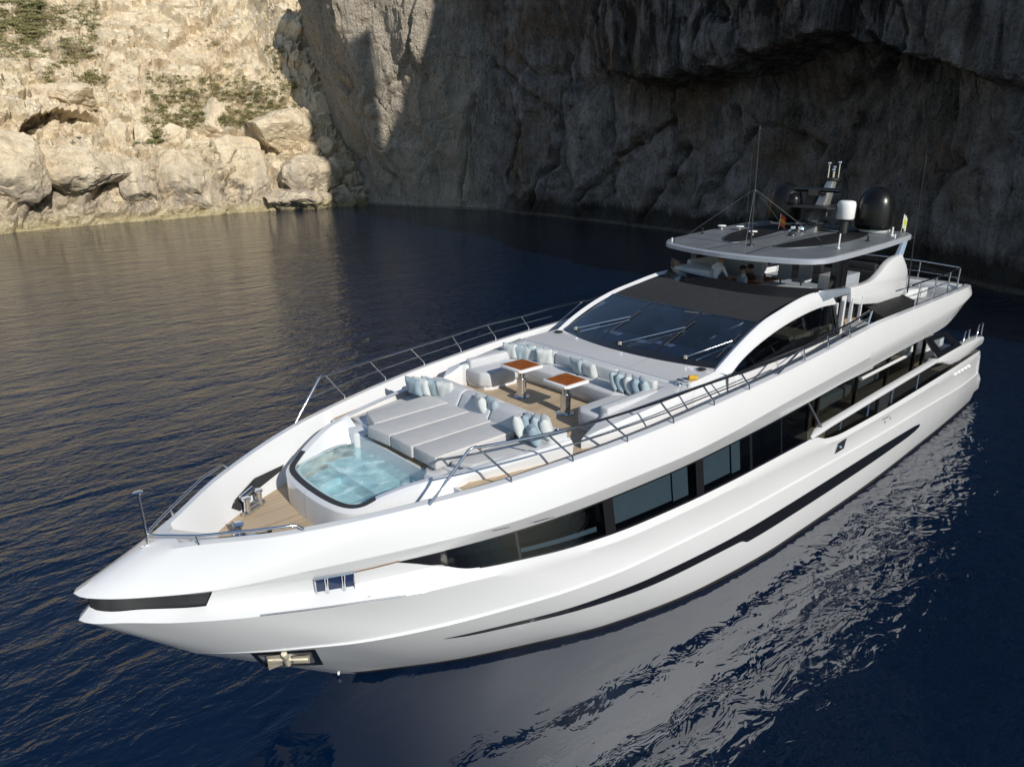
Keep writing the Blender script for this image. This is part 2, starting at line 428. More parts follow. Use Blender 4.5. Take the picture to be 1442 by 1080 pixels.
    fis = ramp(t, vo2.outputs[0], [(0.0, (1,) * 3), (0.035, (0,) * 3)])
    c = mix(t, math_n(t, 'MULTIPLY', math_n(t, 'MULTIPLY', fis.outputs[0], ramp(t, big, [(.5, (0,) * 3), (.62, (1,) * 3)]).outputs[0]), 0.45), c, (0.06, 0.05, 0.04))
    hh = math_n(t, 'ADD', math_n(t, 'ADD', math_n(t, 'MULTIPLY', fine, 0.6), math_n(t, 'MULTIPLY', crisp, 0.22)), math_n(t, 'ADD', math_n(t, 'MULTIPLY', mid, 0.9), math_n(t, 'MULTIPLY', crack.outputs[0], 0.0)))
    if not lit: hh = math_n(t, 'ADD', hh, math_n(t, 'ADD', math_n(t, 'MULTIPLY', streak2, 0.7), math_n(t, 'MULTIPLY', streak, .9)))
    L(t, c, b.inputs["Base Color"])
    bump(t, b, hh, bstr, 0.7 if lit else 1.5)
    return mt
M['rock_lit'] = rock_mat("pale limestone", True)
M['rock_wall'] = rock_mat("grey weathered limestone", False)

def sstep(a, b, x):
    t = np.clip((x - a) / (b - a), 0, 1); return t * t * (3 - 2 * t)
def resample(pts, step):
    pts = np.array(catmull(pts, 12))[:, :2]
    d = np.r_[0, np.cumsum(np.hypot(*np.diff(pts, axis=0).T))]
    s = np.arange(0, d[-1], step)
    return np.c_[np.interp(s, d, pts[:, 0]), np.interp(s, d, pts[:, 1])], s
def vor(p):
    d, q = mnoise.voronoi(p)
    return d, mnoise.cell_vector(q[0] * 7.31)

def rock_field(P, nrm, amp_block, scales, seed, stretch=1.0):
    """extra displacement along nrm for every point of P (n,3): blocks, cracks, roughness"""
    out = np.zeros(len(P)); off = Vector((seed, seed * 1.7, seed * 0.3))
    for i, p in enumerate(P):
        v = Vector(p); v.z *= stretch; v += off
        w = v + mnoise.noise_vector(v * 0.35) * 0.55
        a = 0.0
        for (cell, amp) in scales:
            d, c = vor(w / cell)
            e = d[1] - d[0]
            a += amp * (c.x - 0.5) * min(1.0, e * 5.0) - amp * 0.55 * max(0.0, 1 - e * 9.0)
        a += amp_block * mnoise.fractal(v * 0.22, 0.9, 2.1, 5)
        out[i] = a
    return out

# ---- sunlit slope on the far side of the cove
shore, s_sh = resample([(-75, 72), (-45, 82), (-20, 86.5), (0, 88), (11, 88.9), (22.7, 91.8), (30, 92.6), (37, 94.2), (44, 95.4), (51, 95.2), (58, 94.6), (66, 95), (76, 97)], 0.17)
zs = np.r_[-1.5, np.arange(-0.6, 14, 0.17), np.arange(14, 34, 0.26), np.arange(34, 60, 1.2)]
tan = np.gradient(shore, axis=0); tan /= np.linalg.norm(tan, axis=1)[:, None]
nrm2 = np.c_[tan[:, 1], -tan[:, 0]]
rec = pchip([-2, 0, 2.5, 5.5, 7.5, 10, 14, 20, 27, 34, 60], [-0.6, 0, 0.9, 2.2, 4.5, 8.5, 12.5, 18.0, 25.5, 36, 85])
rec_left = pchip([-2, 0, 3, 9, 11, 13.5, 15.5, 20, 27, 34, 60], [-0.5, 0, 0.8, 2.2, 3.0, 3.8, 8.0, 17, 31, 44, 95])
nS, nZ = len(shore), len(zs)
far = np.abs(shore[:, 0] - 30) < 62
Pg = np.zeros((nS, nZ, 3)); Ng = np.zeros((nS, nZ, 3))
wl = sstep(30, 18, shore[:, 0])
R1 = np.array([rec(z) for z in zs]); R2 = np.array([rec_left(z) for z in zs])
for j, z in enumerate(zs):
    r = (R1[j] * (1 - wl) + R2[j] * wl) * (1 - .42 * sstep(46, 60, shore[:, 0]))
    # the cave: a hollow under a ledge
    cx = (shore[:, 0] - 22.5) / 5.6; cz = (z - 11.6) / 2.5
    q = np.sqrt(cx ** 2 + (cz - 0.25 * cx) ** 2)
    cave = sstep(1.05, 0.72, q) * (5.0 - 1.5 * cx)
    Pg[:, j, 0] = shore[:, 0] - nrm2[:, 0] * (r + cave); Pg[:, j, 1] = shore[:, 1] - nrm2[:, 1] * (r + cave); Pg[:, j, 2] = z
    Ng[:, j, 0] = nrm2[:, 0] * 0.85; Ng[:, j, 1] = nrm2[:, 1] * 0.85; Ng[:, j, 2] = 0.5
flat = Pg.reshape(-1, 3)
dsp = rock_field(flat, None, 0.75, [(6.0, 2.6), (2.4, 1.5), (1.0, 0.65)], 3.0, 1.25)
dsp *= np.clip(0.35 + flat[:, 2] / 5.0, 0.3, 1.0)
flat = flat + Ng.reshape(-1, 3) * dsp[:, None]
sb = MB()
fl = [(i * nZ + j, i * nZ + j + 1, (i + 1) * nZ + j + 1, (i + 1) * nZ + j) for i in range(nS - 1) for j in range(nZ - 1)]
sb.v = [tuple(p) for p in flat]; sb.f = fl; sb.mi = [0] * len(fl)
SLOPE = flat.reshape(nS, nZ, 3)
def fast_mesh(name, mb, mat, smooth):
    me = bpy.data.meshes.new(name); me.from_pydata(mb.v, [], mb.f); me.materials.append(mat)
    me.update()
    if smooth: me.shade_smooth(); me.set_sharp_from_angle(angle=R_(smooth))
    o = bpy.data.objects.new(name, me); col.objects.link(o); return o
tag(fast_mesh("rocky_slope", sb, M['rock_lit'], 24), "sunlit cream limestone slope rising from the water", kind="structure")

# ---- shaded cliff wall with the cave mouth, running on to an unseen headland shaped to block the sun
wall_pts = [(80, 118), (72, 108), (64.5, 99.5), (62.6, 94.5), (64.0, 88.5), (66.3, 83), (69.4, 74.5), (70.9, 66), (70.9, 57.8), (70.3, 47), (69.4, 40.2), (67.8, 28), (65.2, 13.5), (60.5, 6.8), (57.6, 2.2), (54.5, -5.5), (50.5, -13), (44.4, -20), (42.6, -27), (41.5, -36), (42.4, -55), (50, -90)]
wl_, ws = resample(wall_pts, 0.24)
tan = np.gradient(wl_, axis=0); tan /= np.linalg.norm(tan, axis=1)[:, None]
nw = np.c_[tan[:, 1], -tan[:, 0]]
k = 31; ker = np.ones(k) / k
nw = np.c_[np.convolve(np.pad(nw[:, 0], k // 2, 'edge'), ker, 'valid'), np.convolve(np.pad(nw[:, 1], k // 2, 'edge'), ker, 'valid')]
zw = np.r_[-1.5, np.arange(-0.5, 30, 0.24), np.arange(30, 50, 1.0), np.arange(50, 112, 4.0)]
y_ = wl_[:, 1]
lean_a = pchip([-2, 0, 4, 10, 16, 22, 30, 42, 112], [0, 0, 0.8, 2.2, 4.2, 6.2, 8.0, 8.5, 7])            # leaning buttress
lean_b = pchip([-2, 0, 2, 8, 14, 17, 19, 24, 32, 45, 112], [0.2, 0, 0.0, 0.0, 0.3, 0.7, 1.0, 2.0, 3.0, 4, 4])   # cave wall under a lip
lean_c = pchip([-2, 0, 3, 10, 20, 40, 112], [0, 0, 0.4, 1.0, 2.0, 3.5, 5])
wa = sstep(70, 84, y_); wc = sstep(20, 6, y_); wbm = np.clip(1 - wa - wc, 0, 1)
nW, nH = len(wl_), len(zw)
cc = wl_[:, 0] - 0.1106 * y_                       # rim height follows the sun direction, shaped to cast the shadow edges
top = np.interp(cc, [40, 48, 49.6, 50.3, 51.5, 54, 56, 58, 66, 75], [24, 24, 25, 5, 8, 16, 25, 42, 62, 64]) + (88 - y_) * 0.562
top = np.clip(top, 44, np.where(y_ > 34, 50, 125))
Pw = np.zeros((nW, nH, 3)); Nw = np.zeros((nW, nH, 3))
FL = np.array([mnoise.noise(Vector((s_ * 1.1, 0, 5))) + .6 * mnoise.noise(Vector((s_ * 2.6, 2, 5))) for s_ in ws])
CK = [(66, 1, 60, 9, 1.1), (60, 9, 58, 20, .9), (56, 2, 49, 7, .8), (50, 8, 40, 12, .9), (45, 1, 38, 9, .8), (36, 3, 30, 11, .8), (78, 2, 75, 16, 1.0), (72, 20, 60, 13, .7), (70, 4, 66, 12, .9), (33, 13, 22, 9, .7), (24, 2, 19, 12, .7)]
for j, z0 in enumerate(zw):
    z = np.where(z0 > 30, 30 + (z0 - 30) * (top - 30) / (112 - 30), z0)
    la = np.array([lean_a(v) for v in (z if z0 > 30 else [z0])]); lb = np.array([lean_b(v) for v in (z if z0 > 30 else [z0])]); lc = np.array([lean_c(v) for v in (z if z0 > 30 else [z0])])
    # the lip rises and falls along the wall; a rib catches the sun on the buttress
    d = la * wa + lb * wbm + lc * wc
    rib = 2.0 * np.exp(-((y_ - 88.5 - 0.05 * z) / 1.8) ** 2) * sstep(3, 12, z) + 1.6 * np.exp(-((y_ - 66.0 + 0.12 * z) / 1.8) ** 2) * sstep(1, 6, z)
    groove = -1.6 * np.exp(-((y_ - 72.5) / 1.3) ** 2)
    zl = np.interp(y_, [2, 8, 17, 27, 38, 50], [13.0, 15.4, 17.8, 16.6, 15.2, 17.5]) + np.array([1.1 * mnoise.noise(Vector((yy * .35, 3.0, 0))) for yy in y_])
    lip = 5.2 * sstep(54, 42, y_) * sstep(1, 7, y_) * sstep(zl - .5, zl + .9, z)
    bowl = -1.6 * np.exp(-((y_ - 27) / 13) ** 2 - ((z - 11) / 5.5) ** 2)
    flute = .75 * FL * sstep(22, 12, y_) * sstep(-14, -4, y_) * sstep(2, 7, z)
    ck = 0
    for (ya, za, yb, zb, dp) in CK:
        L2_ = (yb - ya) ** 2 + (zb - za) ** 2
        tt = np.clip(((y_ - ya) * (yb - ya) + (z - za) * (zb - za)) / L2_, 0, 1)
        wob = np.array([.7 * mnoise.noise(Vector((yy * .5, z0 * .5, ya))) for yy in y_])
        dd = np.hypot(y_ - ya - tt * (yb - ya) + wob, z - za - tt * (zb - za) + wob)
        ck = ck - dp * 1.6 * np.exp(-(dd / .34) ** 2) + dp * .6 * np.exp(-((dd - 1.1) / .7) ** 2)
    lip = lip * sstep(36, 27, z)
    d = (d + rib + groove + lip + bowl + flute + ck) * (1 - .92 * sstep(33, 42, z))
    Pw[:, j, 0] = wl_[:, 0] + nw[:, 0] * d; Pw[:, j, 1] = wl_[:, 1] + nw[:, 1] * d; Pw[:, j, 2] = z
    Nw[:, j, 0] = nw[:, 0]; Nw[:, j, 1] = nw[:, 1]; Nw[:, j, 2] = 0.12
fw = Pw.reshape(-1, 3)
dw = rock_field(fw, None, 0.9, [(9.0, 2.0), (3.4, 0.6), (1.4, 0.26)], 11.0, 0.5)
dw *= np.clip(0.25 + fw[:, 2] / 5.0, 0.2, 1.0) * (1 - .7 * sstep(33, 42, fw[:, 2]))
fw = fw + Nw.reshape(-1, 3) * dw[:, None]
cb = MB(); cb.v = [tuple(p) for p in fw]
cb.f = [(i * nH + j, i * nH + j + 1, (i + 1) * nH + j + 1, (i + 1) * nH + j) for i in range(nW - 1) for j in range(nH - 1)]
# back side of the rim, so the cliff is a ridge and not a sheet
o = len(cb.v); topi = [i * nH + nH - 1 for i in range(nW)]
cb.v += [(p[0] + 7, p[1], p[2] * .45) for p in fw.reshape(nW, nH, 3)[:, -1]]
cb.f += [(topi[i], o + i, o + i + 1, topi[i + 1]) for i in range(nW - 1)]
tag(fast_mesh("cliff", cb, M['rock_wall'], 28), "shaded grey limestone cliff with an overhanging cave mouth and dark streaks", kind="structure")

# ================================================================== YACHT: hull
yacht = tag(empty("motor_yacht"), "long white motor yacht with black window bands anchored in the cove", "motor yacht")
W_ = M['white']
class Line:
    def __init__(s, pts):
        xs = [p[0] for p in pts]
        s.x0, s.x1 = xs[0], xs[-1]
        s.fy = pchip(xs, [p[1] for p in pts]); s.fz = pchip(xs, [p[2] for p in pts])
    def at(s, x): return (x, s.fy(x), s.fz(x))
    def t(s, t): return s.at(s.x0 + (s.x1 - s.x0) * t)
LG = Line([(1.0, 0.0, 4.13), (1.15, 0.22, 4.145), (1.69, .62, 4.20), (2.77, 1.44, 4.31), (4.81, 2.41, 4.51), (6.24, 2.84, 4.60), (7.5, 3.1, 4.69), (8.78, 3.3, 4.77), (10.06, 3.42, 4.84), (11.35, 3.5, 4.92), (12.64, 3.54, 4.98), (13.9, 3.55, 5.03), (15.1, 3.55, 5.09), (16.4, 3.55, 5.17), (17.52, 3.54, 5.25), (19.76, 3.52, 5.36), (23.48, 3.48, 5.37), (26.9, 3.35, 5.34), (27.9, 3.12, 5.28)])
L1 = Line([(0.0, 0.0, 3.78), (0.05, 0.13, 3.765), (0.19, 0.27, 3.74), (0.78, 0.62, 3.66), (1.67, 1.1, 3.62), (2.98, 1.75, 3.73), (4.23, 2.32, 3.82), (5.12, 2.66, 3.86), (6.14, 2.95, 3.89), (7.3, 3.2, 3.96), (8.46, 3.38, 4.02), (11.15, 3.62, 4.13), (14.01, 3.68, 4.33), (16.79, 3.67, 4.46), (22.57, 3.6, 4.70), (25.34, 3.55, 4.84), (27.3, 3.42, 5.02), (28.1, 3.12, 5.2)])
def tuck(pts, d0, win):
    """slide points along their sight line towards the centre plane, so the overhang gets deeper"""
    out = []
    for x, y, z in pts:
        d = d0 * win(x); P = np.array([x, -y, z]); k = (-(y - d) - CAM[1]) / (P[1] - CAM[1])
        Q = CAM + (P - CAM) * k; out.append((Q[0], -Q[1], Q[2]))
    return out
L2 = Line(tuck([(0.16, 0.0, 3.67), (0.20, 0.10, 3.66), (0.8, 0.47, 3.58), (1.71, 0.98, 3.52), (2.3, 1.27, 3.52), (2.91, 1.6, 3.53), (3.59, 1.93, 3.54), (4.93, 2.48, 3.59), (6.33, 2.9, 3.64), (8.32, 3.25, 3.70), (11.37, 3.5, 3.80), (14.29, 3.55, 3.90), (18.2, 3.54, 4.07), (21.25, 3.5, 4.17), (24.74, 3.45, 4.26), (27.0, 3.3, 4.7), (28.0, 3.05, 5.15)], 0.09, lambda x: min(1, max(0, (x - 4.4) / 1.3))))
L25 = Line(tuck([(0.16, 0.0, 3.47), (0.20, 0.12, 3.46), (0.76, 0.5, 3.4), (1.52, 0.93, 3.32), (2.98, 1.62, 3.27), (3.56, 1.94, 3.30), (4.9, 2.5, 3.33), (5.12, 2.58, 3.24), (5.44, 2.68, 3.13), (6.31, 2.93, 3.05), (7.6, 3.19, 2.95), (9.18, 3.38, 2.89), (11.47, 3.53, 2.88), (13.03, 3.57, 2.88), (15.84, 3.58, 2.87), (16.2, 3.58, 2.84), (16.9, 3.58, 2.62), (18.0, 3.57, 2.5), (21.44, 3.54, 2.46), (25.52, 3.48, 2.48), (30.4, 3.25, 2.4)], 0.10, lambda x: min(1, max(0, (x - .9) / .7)) * min(1, max(0, (5.6 - x) / 1.0))))
L3 = Line([(-0.01, 0.0, 3.31), (0.06, 0.16, 3.315), (0.37, 0.44, 3.31), (1.09, 0.86, 3.19), (2.2, 1.40, 3.06), (4.29, 2.38, 2.97), (5.4, 2.74, 2.93), (6.4, 2.98, 2.86), (9.2, 3.44, 2.72), (13.0, 3.62, 2.70), (16.5, 3.63, 2.52), (18.0, 3.62, 2.36), (21.4, 3.59, 2.32), (25.5, 3.53, 2.32), (30.45, 3.28, 2.25)])
L4 = Line([(1.52, 0.0, 1.88), (1.72, 0.27, 1.93), (2.17, 0.7, 1.96), (3.02, 1.35, 1.99), (3.61, 1.75, 2.0), (4.34, 2.13, 2.01), (5.91, 2.72, 2.01), (7.69, 3.2, 1.99), (9.19, 3.43, 1.98), (13.32, 3.62, 1.89), (16.16, 3.64, 1.83), (20.58, 3.62, 1.70), (24.82, 3.56, 1.60), (27.77, 3.5, 1.50), (30.6, 3.3, 1.42)])
L4B = Line([(x, max(0.0, y - 0.035 * min(1, max(0, (x - 1.6) / 2.5))), z + .03 * min(1, max(.02, (x - 1.5) / 2.5))) for x, y, z in zip(*[[q[i] for q in [(1.52, 0.0, 1.88), (1.72, 0.27, 1.93), (2.17, 0.7, 1.96), (3.02, 1.35, 1.99), (3.61, 1.75, 2.0), (4.34, 2.13, 2.01), (5.91, 2.72, 2.01), (7.69, 3.2, 1.99), (9.19, 3.43, 1.98), (13.32, 3.62, 1.89), (16.16, 3.64, 1.83), (20.58, 3.62, 1.70), (24.82, 3.56, 1.60), (27.77, 3.5, 1.50), (30.6, 3.3, 1.42)]] for i in range(3)])])
LW = Line([(4.07, 0.0, 0.0), (4.4, .28, 0), (5.06, .69, 0), (6.06, 1.28, 0), (7.61, 1.99, 0), (9.34, 2.68, 0), (12.26, 3.3, 0), (15.17, 3.52, 0), (19.36, 3.55, 0), (25.44, 3.37, 0), (29.65, 3.16, 0), (31.2, 3.05, 0)])
LK = Line([(4.6, 0.0, -0.5), (6.5, .9, -.7), (9.5, 2.2, -.8), (13, 2.9, -.8), (20, 3.2, -.8), (31, 2.8, -.7)])
TS = [(i / 150) ** 1.25 for i in range(151)]
def lerp3(a, b, t): return tuple(a[k] + (b[k] - a[k]) * t for k in range(3))
def hull_pt(la, lb, t, u, bulge=0.0):
    p = lerp3(la.t(t), lb.t(t), u)
    return (p[0], max(0.0, p[1] + bulge * 4 * u * (1 - u) * min(1, p[1] * 1.2)), p[2])
def both(mb, rows, mi=0, closed=False):
    mb.grid(rows, mi, closed)
    mb.grid([[(x, -y, z) for x, y, z in r] for r in rows], mi, closed)
def facet(mb, la, lb, n=4, bulge=0.0, t0=0.0, t1=1.0, mi=0):
    ts = [t0] + [t for t in TS if t0 < t < t1] + [t1]
    both(mb, [[hull_pt(la, lb, t, j / n, bulge) for j in range(n + 1)] for t in ts], mi)
def surf(la, lb, x, z, bulge=0.0):
    """half breadth of the ruled hull surface between two lines at (x, z)"""
    lo, hi = 0.0, 1.0
    for _ in range(40):
        u = (lo + hi) / 2
        xa, xb = la.x0 * (1 - u) + lb.x0 * u, la.x1 * (1 - u) + lb.x1 * u
        t = min(max((x - xa) / (xb - xa), 0), 1)
        p = hull_pt(la, lb, t, u, bulge)
        if p[2] > z: lo = u
        else: hi = u
    return p[1]
def on_hull(p, la, lb, bulge=0.0, off=0.0):
    """point of the port side between two hull lines under a sight line"""
    y = -2.4
    for _ in range(40):
        P = on_y(p, y)
        y = 0.5 * y - 0.5 * (surf(la, lb, P[0], P[2], bulge) + off)
    return on_y(p, y)

# --- lower hull from the crease under the windows down to the keel
h = MB()
facet(h, L25, L3, 2)
facet(h, L3, L4B, 6, -0.02)
facet(h, L4B, L4, 1)
facet(h, L4, LW, 8, 0.05)
boot = MB()
LB = Line([(3.93, 0.0, .13)] + [(x, surf(L4, LW, x, .13, .05) + .012, .13) for x in (4.3, 4.8, 5.5, 6.4, 7.6, 9.3, 12.2, 15.2, 19.4, 25.4, 29.6, 31.0)])
facet(boot, LB, LW, 1, .004); facet(boot, LW, LK, 2)
# transom
tr = []
for la, n in ((L25, 1), (L3, 3), (L4, 4), (LW, 1)):
    tr.append(la.t(1.0))
h.grid([[(x, y * s_, z) for s_ in (-1, -.5, 0, .5, 1)] for x, y, z in tr])
hull = h.build("hull", W_, yacht, smooth=24)
boot.build("boot_stripe", M['boot'], hull, smooth=30)

# --- upper bulwark band: from the gunwale out over the side windows, a long wing to the stern
b_ = MB()
facet(b_, LG, L1, 6, 0.025)
facet(b_, L1, L2, 2)
def inner_y(x):            # inboard foot of the bulwark
    return np.interp(x, [2, 3, 4.5, 5.7, 8, 11, 14, 28], [.55, .5, .5, .32, .28, .25, .16, .16])
def well_z(x): return 3.6 if x < 5.66 else float(np.interp(x, [5.66, 12, 16, 22], [4.39, 4.39, 4.5, 5.05]))
rows = []
for t in TS:
    g = LG.t(t); yi = max(0.0, g[1] - 0.13 - 0.02)
    x = g[0]
    foot = max(0.0, g[1] - inner_y(x)); zf = min(g[2] - 0.02, well_z(x))
    if x < 1.5: rows.append([g, (x, yi, g[2] + .012), (x, yi * .5, g[2] + .03), (x, 0, g[2] + .035)])
    else: rows.append([g, (x, yi, g[2] + .012), (x, yi - .03, g[2] - .05), (x, foot, zf - .03)])
both(b_, rows)
# soffit over the side decks aft
rows = []
for t in TS:
    p = L2.t(t)
    rows.append([p, (p[0], max(0, p[1] - (0.10 if p[0] < 15.5 else 0.9)), p[2] + 0.02)])
both(b_, rows)
e1, e2, e3 = LG.t(1), L1.t(1), L2.t(1)
b_.grid([[(x, y * s_, z) for s_ in (-1, -.5, 0, .5, 1)] for x, y, z in (e1, e2, e3)])
bulwark = b_.build("bulwark", W_, yacht, smooth=24)
# front wall of the mooring well
fwl = MB()
gx = LG.at(1.47); gy = LG.at(2.35); fwl.poly([(1.47, -gx[1], gx[2] + .01), (1.47, gx[1], gx[2] + .01), (2.35, gy[1] - .5, 3.59), (2.35, -gy[1] + .5, 3.59)])
fwl.build("well_front", W_, bulwark)

# --- black recess between the two bow lips, and the grey recess running aft to the windows
def strip_pt(x, u, off=0.0):
    a = L2.at(x); b = L25.at(x)
    p = lerp3(a, b, u); return (p[0], p[1] + off, p[2])
bl = MB(); xs_ = np.r_[np.linspace(.17, .9, 14), np.linspace(1.0, 1.58, 6)]
both(bl, [[strip_pt(x + (.09 * (1 - u) if x > 1.5 else 0), u, -.03 if x > .3 else 0) for u in (0, .5, 1)] for x in xs_])
bl.build("bow_recess", M['satin_black'], hull, smooth=30)
_tip = pchip([4.24, 4.3, 4.55, 4.9, 5.25, 5.6], [0.0, .08, .42, .86, .96, .97])
def tip(x): return _tip(x)
X_TIP = 5.05
rc = MB(); xs_ = np.linspace(1.58, X_TIP, 50)
both(rc, [[strip_pt(x + (.09 * (1 - u) if x < 1.6 else 0), u) for u in (0, .5, 1)] for x in xs_])
both(rc, [[strip_pt(x, tip(x) + (1 - tip(x)) * u) for u in (0, 1)] for x in np.linspace(X_TIP, 5.7, 12)])
rc.build("mooring_recess", W_, hull, smooth=30)

# --- side windows: frame strip, panes with the rooms behind them
def strip_poly(x0, x1, u0, u1, off, n=6, lean=0.0):
    return [[strip_pt(x0 + (x1 - x0) * i / n + lean * u, u, off) for u in (u0, (u0 + u1) / 2, u1)] for i in range(n + 1)]
def wx(px, py): return float(on_hull((px, py), L2, L25)[0])
sep = [wx(560, 792), wx(620, 789), wx(729, 768), wx(857, 722), wx(985, 668), wx(1057, 632), wx(1100, 610), wx(1142, 590)]
xs_end = 15.75
wband = []
for s in (1, -1):
    frame = MB()
    def put(mb, rows): mb.grid([[(x, -y * s, z) for x, y, z in r] for r in rows])
    edges = [4.25, X_TIP] + sep[2:7] + [xs_end]
    put(frame, strip_poly(5.6, xs_end, 0.0, 0.035, 0.006, 60)); put(frame, strip_poly(5.6, xs_end, 0.94, 1.0, 0.006, 60))
    for e, w in zip(edges[1:-1], (.025, .03, .13, .13, .05, .03)):
        put(frame, strip_poly(e - w, e + w, 0.035, 0.94, 0.008, 1))
    fr = frame.build("window_frame", M['black'], hull)
    for i in range(len(edges) - 1):
        pane = MB()
        if i == 0:      # pointed front end of the window band
            xs_ = np.linspace(4.25, edges[1], 24)
            put(pane, [[strip_pt(x, u * max(.01, tip(x)), 0.008) for u in (0.0, .5, 1)] for x in xs_])
        else: put(pane, [[strip_pt(x, u * tip(x), 0.0) for u in (0.0, .5, 1)] for x in np.linspace(edges[i], edges[i + 1], 14)])
        pane.build("side_window", M['black'] if i == 0 else M['glass_dark'], hull, smooth=40)
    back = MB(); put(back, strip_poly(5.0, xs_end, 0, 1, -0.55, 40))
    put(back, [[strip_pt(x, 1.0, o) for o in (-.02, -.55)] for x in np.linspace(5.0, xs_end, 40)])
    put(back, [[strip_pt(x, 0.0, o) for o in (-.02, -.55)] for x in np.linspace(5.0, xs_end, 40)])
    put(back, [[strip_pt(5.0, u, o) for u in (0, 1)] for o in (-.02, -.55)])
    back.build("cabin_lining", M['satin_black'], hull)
    M.setdefault('blind', plain("blue grey blind", (0.42, 0.50, 0.54), 0.8))
    for a0, a1, u0, u1 in ((sep[3] + .25, sep[4] - .75, .05, .9), (sep[4] - .7, sep[4] - .2, .05, .95), (sep[4] + .2, sep[5] - .62, .05, .9), (sep[5] - .55, sep[5] - .2, .05, .95), (sep[2] + .15, sep[3] - .2, .78, .92)):
        bb = MB(); put(bb, strip_poly(a0, a1, u0, u1, -0.16, 6)); bb.build("window_blind", M['blind'], hull)

for s in (1, -1):      # round inner window behind the second pane
    mb = MB(); c = on_hull((823, 737), L2, L25); ring = [(c[0] + .26 * math.cos(a), (c[1] + .12) * s, c[2] + .21 * math.sin(a)) for a in np.linspace(0, 2 * math.pi, 25)]
    mb.tube(ring, .03, 6); mb.build("round_window", M['black'], hull, smooth=60)
# --- long dark hull stripes low on both sides
def low_pt(x, z, off):
    return (x, surf(L4, LW, x, z, .05) + off, z)
st = pchip([5.2, 6.3, 7.54, 9.4, 12.84, 18.07, 23.6, 24.1], [1.50, 1.47, 1.42, 1.40, 1.34, 1.32, 1.17, 1.10])
sb_ = pchip([5.2, 5.69, 6.35, 7.59, 9.5, 12.85, 13.0, 13.3, 18.27, 22.8, 23.7, 24.1], [1.485, 1.38, 1.33, 1.24, 1.13, 1.07, 1.05, .93, .91, .90, .93, 1.0])
for s in (1, -1):
    mb = MB(); rim = MB()
    xs = np.r_[np.linspace(5.2, 12.8, 40), np.linspace(12.9, 13.35, 8), np.linspace(13.6, 24.1, 40)]
    mb.grid([[(p[0], -p[1] * s, p[2]) for p in (low_pt(x, st(x) + (sb_(x) - st(x)) * u, .006) for u in (0, .5, 1))] for x in xs])
    stp = mb.build("hull_window", M['black'], hull, smooth=40)
    for xd in (6.9, 8.6, 10.6, 14.9, 15.6, 17.4, 18.2):
        d = MB(); d.grid([[(p[0], -p[1] * s, p[2]) for p in (low_pt(xd + dx, st(xd) + (sb_(xd) - st(xd)) * u, .009) for u in (0, 1))] for dx in (-.008, .008)])
        d.build("divider", M['chrome'], stp)

# --- swim platform and stern quarters
sp = MB()
plan = [(30.0, -3.1), (32.3, -3.0), (33.0, -2.75), (33.35, -2.2), (33.45, 0), (33.35, 2.2), (33.0, 2.75), (32.3, 3.0), (30.0, 3.1)]
sp.prism(plan, 0.28, 0.80)
spo = sp.build("swim_platform", W_, yacht, smooth=30, bevel=.06)
spt = MB(); spt.prism([(30.5, -2.7), (32.2, -2.65), (33.1, -2.1), (33.15, 2.1), (32.2, 2.65), (30.5, 2.7)], .803, .812); spt.build("platform_teak", M['teak'], spo)
for s in (1, -1):   # raised side lockers at the transom corners
    q = MB(); q.prism([(28.5, s * 3.32), (30.5, s * 3.22), (31.3, s * 3.0), (31.0, s * 2.2), (28.5, s * 2.2)], .5, lambda x, y: 1.9 if x > 30 else 2.3)
    q.build("transom_wing", W_, hull, smooth=30, bevel=.12)

# ================================================================== YACHT: foredeck
def sym(half):          # plan given for the starboard half, from the centre line forward round to the centre line aft
    return half + [(x, -y) for x, y in reversed(half) if abs(y) > 1e-6]
def gw(x): return LG.fy(x)
decks = empty("foredeck"); decks.parent = yacht
mb = MB()
xs = np.linspace(2.1, 5.62, 20)
half = [(x, gw(x) - inner_y(x) + .03) for x in xs]
mb.prism([(x, y) for x, y in half] + [(x, -y) for x, y in reversed(half)], 3.5, 3.6)
mb.build("mooring_deck", M['teak'], decks)
mb = MB()
xs = np.linspace(5.66, 12.6, 30)
half = [(x, gw(x) - inner_y(x) + .03) for x in xs]
mb.prism([(x, y) for x, y in half] + [(x, -y) for x, y in reversed(half)], 4.3, 4.39)
mb.build("lounge_deck", M['teak'], decks)
mb = MB()       # white riser at the front of the raised deck
mb.prism([(5.60, gw(5.6) - .36), (5.66, gw(5.66) - .36), (5.66, -gw(5.66) + .36), (5.60, -gw(5.6) + .36)], 3.58, 4.405)
mb.build("deck_riser", W_, decks)
mb = MB()       # side decks running aft beside the wheelhouse
xs = np.linspace(12.55, 27.5, 40)
for s in (1, -1):
    mb.prism([(x, s * (gw(x) - .17)) for x in xs] + [(x, s * 2.3) for x in reversed(xs)], lambda x, y: 3.9 + (0.5 if x > 20 else 0), lambda x, y: well_z(x) + .003)
M['nonskid'] = plain("grey side deck", (0.30, 0.31, 0.32), 0.6, bmp=.2)
mb.build("side_deck", M['nonskid'], decks)

